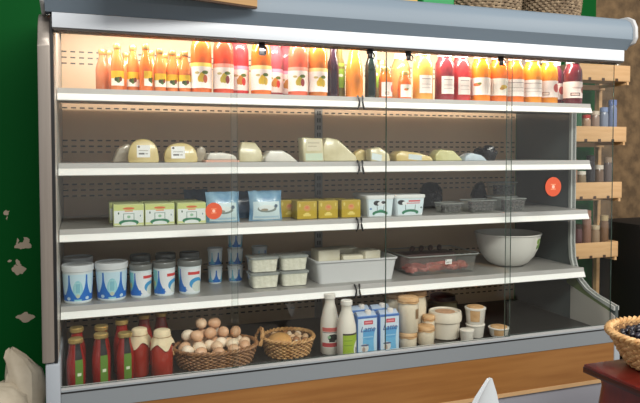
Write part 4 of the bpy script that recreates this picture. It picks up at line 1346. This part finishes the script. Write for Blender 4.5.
def kraftjar(label, r, h_, x, y, z, tag=False, rz=0.0):
    t = thing('lidded_jar', label, 'jar', (x, y, z), rz, GJR)
    hb = h_ * 0.9
    part('glass', mesh(('kjar', r, h_), lambda bm: lathe(bm, [(0, 0), (r * 0.9, 0), (r * 0.97, 0.004), (r * 0.97, hb * 0.86), (r * 0.88, hb * 0.95), (r * 0.88, hb), (0, hb)], 24), creamjar), t)

    def f(bm):
        n = 36
        L_ = []
        for q, z_, k_ in ((0.9, h_, 0), (0.98, h_ - 0.003, 0.2), (1.0, h_ - 0.014, 0.5), (1.02, h_ - 0.024, 1.0)):
            L_.append([(r * q * (1 + 0.025 * k_ * math.sin(9 * a)) * math.cos(a), r * q * (1 + 0.025 * k_ * math.sin(9 * a)) * math.sin(a), z_ + 0.002 * k_ * math.sin(5 * a)) for a in (2 * PI * i / n for i in range(n))])
        loft(bm, L_, cap1=False)
        for fc in bm.faces:
            fc.normal_flip()
    part('kraft_lid', mesh(('klid', r, h_), f, lidpaper, 60), t)
    part('band', mesh(('kband', r, h_), lambda bm: tube(bm, ell(r * 1.005, r * 1.005, h_ - 0.017, 28), 0.0016, 5, closed=True), mat('twine')), t)
    if tag:
        part('paper_tag', mesh(('ktag', r, h_), lambda bm: wrap(bm, lambda q: r * 0.985, h_ * 0.4, h_ * 0.68, 0.1, 0.75, 6, 1), tagm), t)


kraftjar('squat cream jar with kraft lid under the tall tagged jar', 0.043, 0.068, 1.462, 0.155, DECK)
kraftjar('tall cream jar with kraft lid and brown tag, stacked on the squat jar', 0.048, 0.158, 1.466, 0.158, DECK + 0.068, True, 0.2)
kraftjar('tall kraft-lidded jar behind the right milk carton', 0.046, 0.215, 1.465, 0.30, DECK)
kraftjar('tall kraft-lidded jar set back right of the tagged jar', 0.05, 0.222, 1.575, 0.285, DECK)
kraftjar('squat cream jar with kraft lid left of the white bucket', 0.041, 0.085, 1.56, 0.165, DECK)
kraftjar('low kraft-lidded jar peeking behind the squat jar left of the white bucket', 0.03, 0.118, 1.60, 0.21, DECK)

tubw = mat('cream_bucket', (226, 216, 200), 0.35)
t = thing('cream_bucket', 'round white cream bucket with a wide flanged lid', 'bucket', (1.70, 0.23, DECK))
part('pail', one(lambda bm: lathe(bm, [(0, 0), (0.062, 0), (0.066, 0.004), (0.071, 0.085), (0, 0.085)], 32), tubw), t)
part('lid', one(lambda bm: lathe(bm, [(0.07, 0.078), (0.078, 0.082), (0.08, 0.098), (0.078, 0.112), (0.076, 0.126), (0.07, 0.128), (0.066, 0.122), (0, 0.122)], 32), mat('cream_lid', (232, 222, 204), 0.35)), t)
part('lid_print', one(lambda bm: lathe(bm, [(0, 0.1228), (0.048, 0.1228), (0.048, 0.1225)], 24), mat('pink_lid_print', (216, 170, 136), 0.5, var=0.15, scale=40)), t)
cupw = mat('white_cup', (224, 218, 208), 0.3)


def cup(label, r, h_, x, y, z, inverted=False, kraft=True):
    t = thing('cream_cup', label, 'cup', (x, y, z), 0.2, 'white cups on the bottom deck')
    part('cup', mesh(('wcup', r, h_), lambda bm: lathe(bm, [(0, 0), (r * 0.8, 0), (r * 0.83, 0.003), (r * 0.96, h_ * 0.93), (0, h_ * 0.93)], 24), cupw), t)
    part('rim', mesh(('wrim', r, h_), lambda bm: lathe(bm, [(r * 0.96, h_ * 0.87), (r * 1.01, h_ * 0.89), (r * 1.01, h_ * 0.98), (r * 0.95, h_), (0, h_ * 0.99)], 24), mat('cup_rim', (232, 226, 216), 0.3)), t)
    if kraft:
        part('kraft_label', mesh(('wlab', r, h_), lambda bm: (wrap(bm, lambda q: r * (0.83 + 0.13 * q / (h_ * 0.93)) + 0.0008, h_ * 0.2, h_ * 0.88, -1.3, -0.3, 8, 2)), lidpaper), t)
        part('kraft_top', mesh(('wtop', r, h_), lambda bm: lathe(bm, [(r * 0.8, h_ * 0.985), (r * 0.8, h_ + 0.004), (r * 0.5, h_ + 0.008), (0, h_ + 0.008)], 18), lidpaper), t)


cup('white cup at the bottom of the stack right of the white bucket', 0.046, 0.062, 1.842, 0.19, DECK, kraft=False)
cup('white cup with kraft label stacked on another cup', 0.05, 0.078, 1.842, 0.19, DECK + 0.0628)
cup('small white cup beside the bucket, in front of the cup stack', 0.034, 0.058, 1.755, 0.125, DECK, kraft=False)
cup('low white cup with kraft top, rightmost on the bottom deck', 0.05, 0.042, 1.955, 0.16, DECK)
t = thing('glass_jar', 'dim glass jar with a dark lid at the back of the deck', 'jar', (1.80, 0.42, DECK))
part('glass', one(lambda bm: lathe(bm, [(0, 0), (0.07, 0), (0.075, 0.005), (0.075, 0.12), (0.06, 0.135), (0, 0.135)], 24), mat('murky_jar', (112, 104, 80), 0.2, coat=0.4)), t)
part('lid', one(lambda bm: lathe(bm, [(0.062, 0.13), (0.064, 0.132), (0.064, 0.152), (0.06, 0.155), (0, 0.155)], 24), black), t)

# ================================================================ crates on the rack beyond the fridge
pine = mat('pine_board', (202, 160, 110), 0.55, col2=(218, 178, 130), scale=4, stretch=(1, 6, 8))
rk = thing('crate_rack', 'slim wooden rack holding four crates right of the fridge', 'rack', (2.95, 0.74, 0))
for dx in (-0.245, 0.255):
    part('post', one(lambda bm: box(bm, dx - 0.012, dx + 0.012, 0.12, 0.15, 0, 1.98), pine), rk)
    part('foot', one(lambda bm: box(bm, dx - 0.012, dx + 0.012, -0.16, 0.119, 0, 0.03), pine), rk)
part('centre_post', one(lambda bm: box(bm, 0.03, 0.048, 0.12, 0.14, 0.0, 1.98), pine), rk)
CR = [(1.815, 0.095, 0.022), (1.455, 0.09, 0.0), (1.118, 0.097, -0.028), (0.765, 0.092, -0.05)]
for k, (z, h_, dx) in enumerate(CR):
    part('bearer', one(lambda bm: (box(bm, -0.245, 0.255, 0.085, 0.119, z - 0.03, z - 0.0005), box(bm, -0.2 + dx, -0.185 + dx, -0.14, 0.0845, z - 0.02, z - 0.0005), box(bm, 0.185 + dx, 0.2 + dx, -0.14, 0.0845, z - 0.02, z - 0.0005)), pine), rk)
    nm = ('topmost', 'second from top', 'third from top', 'lowest')[k]
    t = thing('wooden_crate', 'pale pine crate on the rack, %s of four' % nm, 'crate', (2.955 + dx, 0.72, z), 0, 'pine crates on the rack')
    W, D = 0.41, 0.24
    part('front_board', one(lambda bm: box(bm, -W / 2, W / 2, -D / 2, -D / 2 + 0.012, 0, h_, bevel=0.002), pine), t)
    part('back_board', one(lambda bm: box(bm, -W / 2, W / 2, D / 2 - 0.1, D / 2 - 0.088, 0, h_), pine), t)
    for sg in (-1, 1):
        part('side_board', one(lambda bm: box(bm, sg * (W / 2 - 0.006) - 0.006, sg * (W / 2 - 0.006) + 0.006, -D / 2 + 0.0125, D / 2 - 0.1005, 0, h_), pine), t)
    part('base_board', one(lambda bm: box(bm, -W / 2 + 0.0125, W / 2 - 0.0125, -D / 2 + 0.0125, D / 2 - 0.1005, 0.001, 0.01), pine), t)
    for px in (-0.1, 0.0, 0.1):
        part('peg', one(lambda bm: box(bm, px - 0.01, px + 0.01, -D / 2 - 0.004, -D / 2 - 0.0005, -0.002, 0.016, bevel=0.002), mat('dark_peg', (70, 46, 28), 0.6)), t)
GR = 'jars and bottles in the pine crates'
CJ = [(0, 0), (0.024, 0), (0.026, 0.004), (0.026, 0.09), (0.022, 0.1), (0, 0.1)]


def cratejar(label, x, z, col, hs, lidc, name='small_jar', wide=1.0, y=0.665):
    t = thing(name, label, 'jar' if 'jar' in name else 'bottle', (x, y, z), 0, GR)
    t.scale = (wide, wide, hs)
    part('body', mesh(('cjar', col), lambda bm: lathe(bm, CJ, 16), mat('cjar_%d_%d_%d' % col, col, 0.15, coat=0.4)), t)
    part('lid', mesh(('cjarlid', lidc), lambda bm: lathe(bm, [(0.022, 0.1), (0.024, 0.101), (0.024, 0.116), (0, 0.118)], 16), mat('clid_%d_%d_%d' % lidc, lidc, 0.3)), t)


def crate_row(k, spec, where):
    z = CR[k][0] + 0.0105
    n = len(spec)
    names = ['first', 'second', 'third', 'fourth', 'fifth', 'sixth', 'seventh']
    for i, (col, hs, lidc, desc) in enumerate(spec):
        x = 2.955 + CR[k][2] - 0.165 + 0.33 * i / (n - 1)
        cratejar('%s, %s from the left in the %s crate' % (desc, names[i], where), x, z, col, hs, lidc, y=0.672)


crate_row(0, [((150, 120, 70), 1.15, (220, 200, 160), 'amber jar'), ((120, 110, 90), 1.2, (230, 220, 200), 'grey jar'), ((160, 130, 90), 1.1, (200, 190, 170), 'tan jar'), ((110, 100, 80), 1.15, (220, 210, 190), 'olive jar')], 'topmost')
crate_row(1, [((60, 90, 60), 1.9, (40, 60, 40), 'tall grey-green bottle'), ((40, 96, 60), 2.6, (30, 60, 40), 'tall green bottle'), ((176, 140, 110), 1.3, (190, 60, 50), 'tan jar with red lid'), ((150, 126, 110), 1.5, (214, 200, 180), 'pinkish jar'), ((130, 140, 160), 1.7, (130, 150, 190), 'blue-grey jar'), ((120, 134, 168), 2.1, (110, 130, 180), 'tall blue bottle')], 'second')
crate_row(2, [((120, 86, 60), 1.5, (200, 180, 150), 'brown jar'), ((150, 110, 80), 1.9, (120, 80, 60), 'tall tan bottle'), ((130, 110, 80), 1.3, (220, 214, 200), 'tan jar with pale lid'), ((40, 36, 36), 2.1, (40, 36, 34), 'tall black bottle'), ((110, 86, 66), 1.6, (214, 206, 190), 'brown jar with pale lid'), ((96, 84, 80), 2.0, (150, 130, 110), 'tall grey-brown bottle')], 'third')
crate_row(3, [((110, 80, 60), 1.4, (206, 190, 160), 'brown jar'), ((120, 90, 80), 2.1, (190, 170, 150), 'tall brown bottle'), ((90, 60, 60), 1.6, (60, 46, 40), 'maroon jar'), ((140, 104, 86), 2.3, (150, 110, 90), 'tall rosy bottle'), ((150, 126, 100), 1.5, (196, 180, 150), 'pale brown jar'), ((120, 90, 64), 2.0, (180, 160, 120), 'tall olive brown bottle')], 'lowest')

# black cabinet in the dark corner
bc = thing('black_cabinet', 'low black cabinet in the dark corner beyond the crates', 'cabinet', (3.56, 0.66, 0))
blk = mat('matt_black', (14, 13, 13), 0.6)
part('body', one(lambda bm: box(bm, -0.32, 0.6, -0.2, 0.26, 0.06, 0.955, bevel=0.01), blk), bc)
part('plinth', one(lambda bm: box(bm, -0.3, 0.58, -0.18, 0.24, 0.0, 0.0595), blk), bc)
part('handle', one(lambda bm: tube(bm, [(-0.1, -0.205, 0.62), (-0.09, -0.235, 0.62), (0.0, -0.24, 0.61), (0.09, -0.235, 0.6), (0.1, -0.205, 0.6)], 0.014, 8), whitecap), bc, label='white bar handle')

# ================================================================ on top of the fridge
TOP = 2.0245
for x, y, rx, rz, lb in ((1.98, 0.36, 0.215, 0.2, 'left of the two dark wicker baskets on top of the fridge'), (2.42, 0.40, 0.2, 0.9, 'right of the two dark wicker baskets on top of the fridge')):
    b = thing('storage_basket', lb, 'basket', (x, y, TOP), rz, 'wicker baskets on top of the fridge')
    part('weave', one(weave_fn(rx, rx * 0.8, 0.2, 0.85, 14, 34, amp=0.005, r=0.0068), mat('grey_wicker', (112, 94, 74), 0.65, col2=(170, 150, 122), scale=30)), b, kind='stuff')
    part('stakes', one(stakes_fn(rx, rx * 0.8, 0.2, 0.85, 34), mat('grey_wicker')), b, kind='stuff')
    part('lining', one(lining_fn(rx, rx * 0.8, 0.2, 0.85), wicker_d), b)
    part('rim', one(rim_fn(rx, rx * 0.8, 0.2, r=0.008, amp=0.006), mat('grey_wicker')), b)
t = thing('green_crate', 'green plastic box on the fridge left of the wicker baskets', 'box', (1.66, 0.34, TOP))
part('box', one(lambda bm: loft(bm, [rrect(0.16, 0.2, 0.01, 0), rrect(0.18, 0.22, 0.012, 0.16), rrect(0.19, 0.23, 0.012, 0.16), rrect(0.19, 0.23, 0.012, 0.172), rrect(0.17, 0.21, 0.01, 0.172), rrect(0.15, 0.19, 0.01, 0.006)]), mat('green_plastic', (20, 140, 76), 0.4)), t)
t = thing('yellow_carton', 'yellow cardboard box on the fridge beside the green plastic box', 'box', (1.45, 0.32, TOP))
part('carton', one(lambda bm: box(bm, -0.09, 0.09, -0.1, 0.1, 0, 0.16, bevel=0.003), mat('yellow_card', (196, 160, 84), 0.6, var=0.08)), t)
part('flap', one(lambda bm: box(bm, -0.088, 0.088, -0.098, 0.0, 0.1605, 0.163), mat('yellow_card')), t)
# wooden board hooked over the canopy
ang = math.atan2(0.065, 0.24)
t = thing('hanging_board', 'plain wooden board hooked over the top edge of the fridge', 'board', (0.692, -0.098, 1.924), ang)
part('board', one(lambda bm: box(bm, -0.55, 0.0, -0.022, 0.0, 0.004, 0.24, bevel=0.002), mat('ply_board', (170, 134, 88), 0.55, col2=(188, 152, 104), scale=3, stretch=(1, 4, 8))), t)
part('lower_edge', one(lambda bm: box(bm, -0.55, 0.0, -0.02, -0.002, -0.002, 0.0035), mat('dark_edge', (70, 46, 24), 0.7)), t)
for hx in (-0.1, -0.4):
    part('hook', one(lambda bm: box(bm, hx - 0.012, hx + 0.012, 0.0005, 0.24, 0.104, 0.1075), mat('chrome')), t)

# ================================================================ foreground: sack, red stool, grape basket, chair
sackm = mat('beige_sackcloth', (178, 166, 144), 0.85, col2=(200, 190, 170), scale=10, bump=0.4)


def crumple(bm, loops, n=48, seed=0.0, amp=0.12):
    L_ = []
    for cx, cy, rx, ry, z in loops:
        r_ = []
        for i in range(n):
            a = 2 * PI * i / n
            q = Vector((math.cos(a) * 1.3, math.sin(a) * 1.3, z * 7 + seed))
            k_ = 1 + amp * noise.noise(q) + amp * 0.7 * noise.noise(q * 2.7) + 0.5 * amp * abs(noise.noise(q * 4.5))
            r_.append((cx + rx * k_ * math.cos(a), cy + ry * k_ * math.sin(a), z + 0.02 * noise.noise(q * 1.9)))
        L_.append(r_)
    loft(bm, L_)


sk = thing('cloth_sack', 'crumpled beige cloth sack standing against the left end of the fridge', 'sack', (-0.235, 0.16, 0))
part('sack', one(lambda bm: crumple(bm, [(0, 0, 0.11, 0.12, 0.0), (0, 0, 0.14, 0.15, 0.06), (0, 0, 0.145, 0.15, 0.2), (0.0, 0, 0.14, 0.145, 0.34), (0.0, 0, 0.135, 0.135, 0.44), (0.0, 0, 0.12, 0.12, 0.5), (0.0, 0.0, 0.08, 0.08, 0.53), (0.0, 0, 0.02, 0.02, 0.535)], seed=2, amp=0.16), sackm, 45), sk)
part('gathered_top', one(lambda bm: crumple(bm, [(0.1, 0.02, 0.05, 0.06, 0.3), (0.11, 0.02, 0.06, 0.06, 0.42), (0.115, 0.03, 0.062, 0.05, 0.5), (0.11, 0.04, 0.06, 0.04, 0.57), (0.085, 0.05, 0.042, 0.03, 0.62), (0.066, 0.05, 0.02, 0.018, 0.645), (0.062, 0.05, 0.006, 0.008, 0.655)], n=32, seed=9, amp=0.34), sackm, 40), sk)

redw = mat('red_varnish', (84, 18, 16), 0.32, coat=0.3, col2=(106, 26, 20), scale=4, stretch=(1, 5, 1))
redd = mat('dark_red_edge', (52, 14, 12), 0.35, coat=0.3)
st = thing('red_stool', 'dark red varnished wooden stool in the right foreground', 'stool', (2.1, -0.77, 0))
part('top_board', one(lambda bm: box(bm, -0.25, 0.25, -0.25, 0.25, 0.572, 0.6, bevel=0.004), [redw]), st)
part('top_edge', one(lambda bm: box(bm, -0.2515, 0.2515, -0.2515, 0.2515, 0.568, 0.59, bevel=0.001), redd), st)


def stoolbody(bm):
    L_ = []
    for z, w_ in ((0.0, 0.36), (0.03, 0.37), (0.1, 0.41), (0.22, 0.45), (0.36, 0.465), (0.46, 0.455), (0.53, 0.44), (0.567, 0.45)):
        L_.append(rrect(w_, w_, 0.05, z))
    loft(bm, L_)


part('curved_body', one(stoolbody, redw), st)
gbx, gby, gbz = 2.115, -0.66, 0.6005
GRX, GH = 0.205, 0.125
gb = thing('grape_basket', 'round straw-coloured wicker basket of dark grapes on the red stool', 'basket', (gbx, gby, gbz), 0.3)
wk = mat('straw_wicker', (186, 138, 84), 0.55, col2=(222, 184, 130), scale=36)
part('weave', one(weave_fn(GRX, GRX, GH, 0.62, 12, 30, amp=0.005, r=0.0062, z0=0.009), wk), gb, kind='stuff')
part('stakes', one(stakes_fn(GRX, GRX, GH, 0.62, 30), wk), gb, kind='stuff')
part('lining', one(lining_fn(GRX, GRX, GH, 0.62), mat('straw_lining', (120, 86, 50), 0.75)), gb)
part('rim', one(rim_fn(GRX, GRX, GH, r=0.009, turns=28, amp=0.008, n=220), wk), gb)
part('filling', one(lambda bm: loft(bm, [ell(0.125, 0.125, 0.008), ell(0.175, 0.175, 0.088), ell(0.1, 0.1, 0.1)]), mat('stem_bed', (40, 32, 34), 0.8)), gb)
gr_me = [mesh(('grape', i), lambda bm: bmesh.ops.create_icosphere(bm, subdivisions=2, radius=0.0115), mat('grape_%d' % i, c, 0.3, coat=0.2), 90) for i, c in enumerate(((26, 26, 36), (36, 36, 50), (20, 18, 26)))]
R = random.Random(11)
GP = []
for lay, (z, rmax) in enumerate(((0.104, 0.165), (0.121, 0.135))):
    n_try = 0
    cur = []
    while n_try < 6000 and len(cur) < (150 if lay == 0 else 90):
        n_try += 1
        a, r_ = R.uniform(0, 2 * PI), rmax * math.sqrt(R.random())
        p = (r_ * math.cos(a), r_ * math.sin(a))
        if all((p[0] - q[0]) ** 2 + (p[1] - q[1]) ** 2 > 0.0215 ** 2 for q in cur):
            cur.append(p)
            GP.append((p[0], p[1], z + R.uniform(-0.002, 0.004)))
for i, p in enumerate(GP):
    solid('grape', 'dark blue grape heaped in the straw-coloured basket', 'grape', gr_me[i % 3], (gbx + p[0], gby + p[1], gbz + p[2]), (0, 0, 0), 'grapes in the straw-coloured basket')

chairm = mat('white_moulded_plastic', (176, 182, 186), 0.22, coat=0.3)
ch = thing('moulded_chair', 'white glossy moulded chair with a pointed back, only its tip in view', 'chair', (1.064, -1.275, 0), 0.35)


def chairback(bm):
    n, m = 14, 10
    V = []
    for side in (0, 1):
        rows = []
        for j in range(m + 1):
            t_ = j / m
            hw = 0.20 * (1 - t_) ** 0.8 + 0.006
            rows.append([bm.verts.new(((-hw + 2 * hw * i / n) + 0.13 * t_ * t_, 0.2 + 0.04 * t_ - 0.05 * ((-1 + 2 * i / n) ** 2) * (1 - t_) + side * 0.024 * (0.35 + 0.65 * (1 - t_ ** 4)), 0.44 + 0.355 * t_)) for i in range(n + 1)])
        V.append(rows)
    for side in (0, 1):
        for j in range(m):
            for i in range(n):
                q = (V[side][j][i], V[side][j][i + 1], V[side][j + 1][i + 1], V[side][j + 1][i])
                bm.faces.new(q if side == 0 else tuple(reversed(q)))
    ed = [(0, j, 0) for j in range(m + 1)] + [(0, m, i) for i in range(1, n + 1)] + [(0, j, n) for j in range(m - 1, -1, -1)] + [(0, 0, i) for i in range(n - 1, 0, -1)]
    for a, b in zip(ed, ed[1:] + ed[:1]):
        bm.faces.new((V[0][b[1]][b[2]], V[0][a[1]][a[2]], V[1][a[1]][a[2]], V[1][b[1]][b[2]]))
    bmesh.ops.recalc_face_normals(bm, faces=bm.faces)


part('backrest', one(chairback, chairm, 70), ch)
part('seat', one(lambda bm: loft(bm, [rrect(0.40, 0.40, 0.08, 0.415), rrect(0.42, 0.42, 0.09, 0.425), rrect(0.42, 0.42, 0.09, 0.437), rrect(0.38, 0.38, 0.08, 0.432)]), chairm), ch)
for lx in (-1, 1):
    for ly in (-1, 1):
        part('leg', one(lambda bm: tube(bm, [(lx * 0.14, ly * 0.14, 0.4149), (lx * 0.19, ly * 0.19, 0.0)], [0.016, 0.011], 10), chairm), ch)
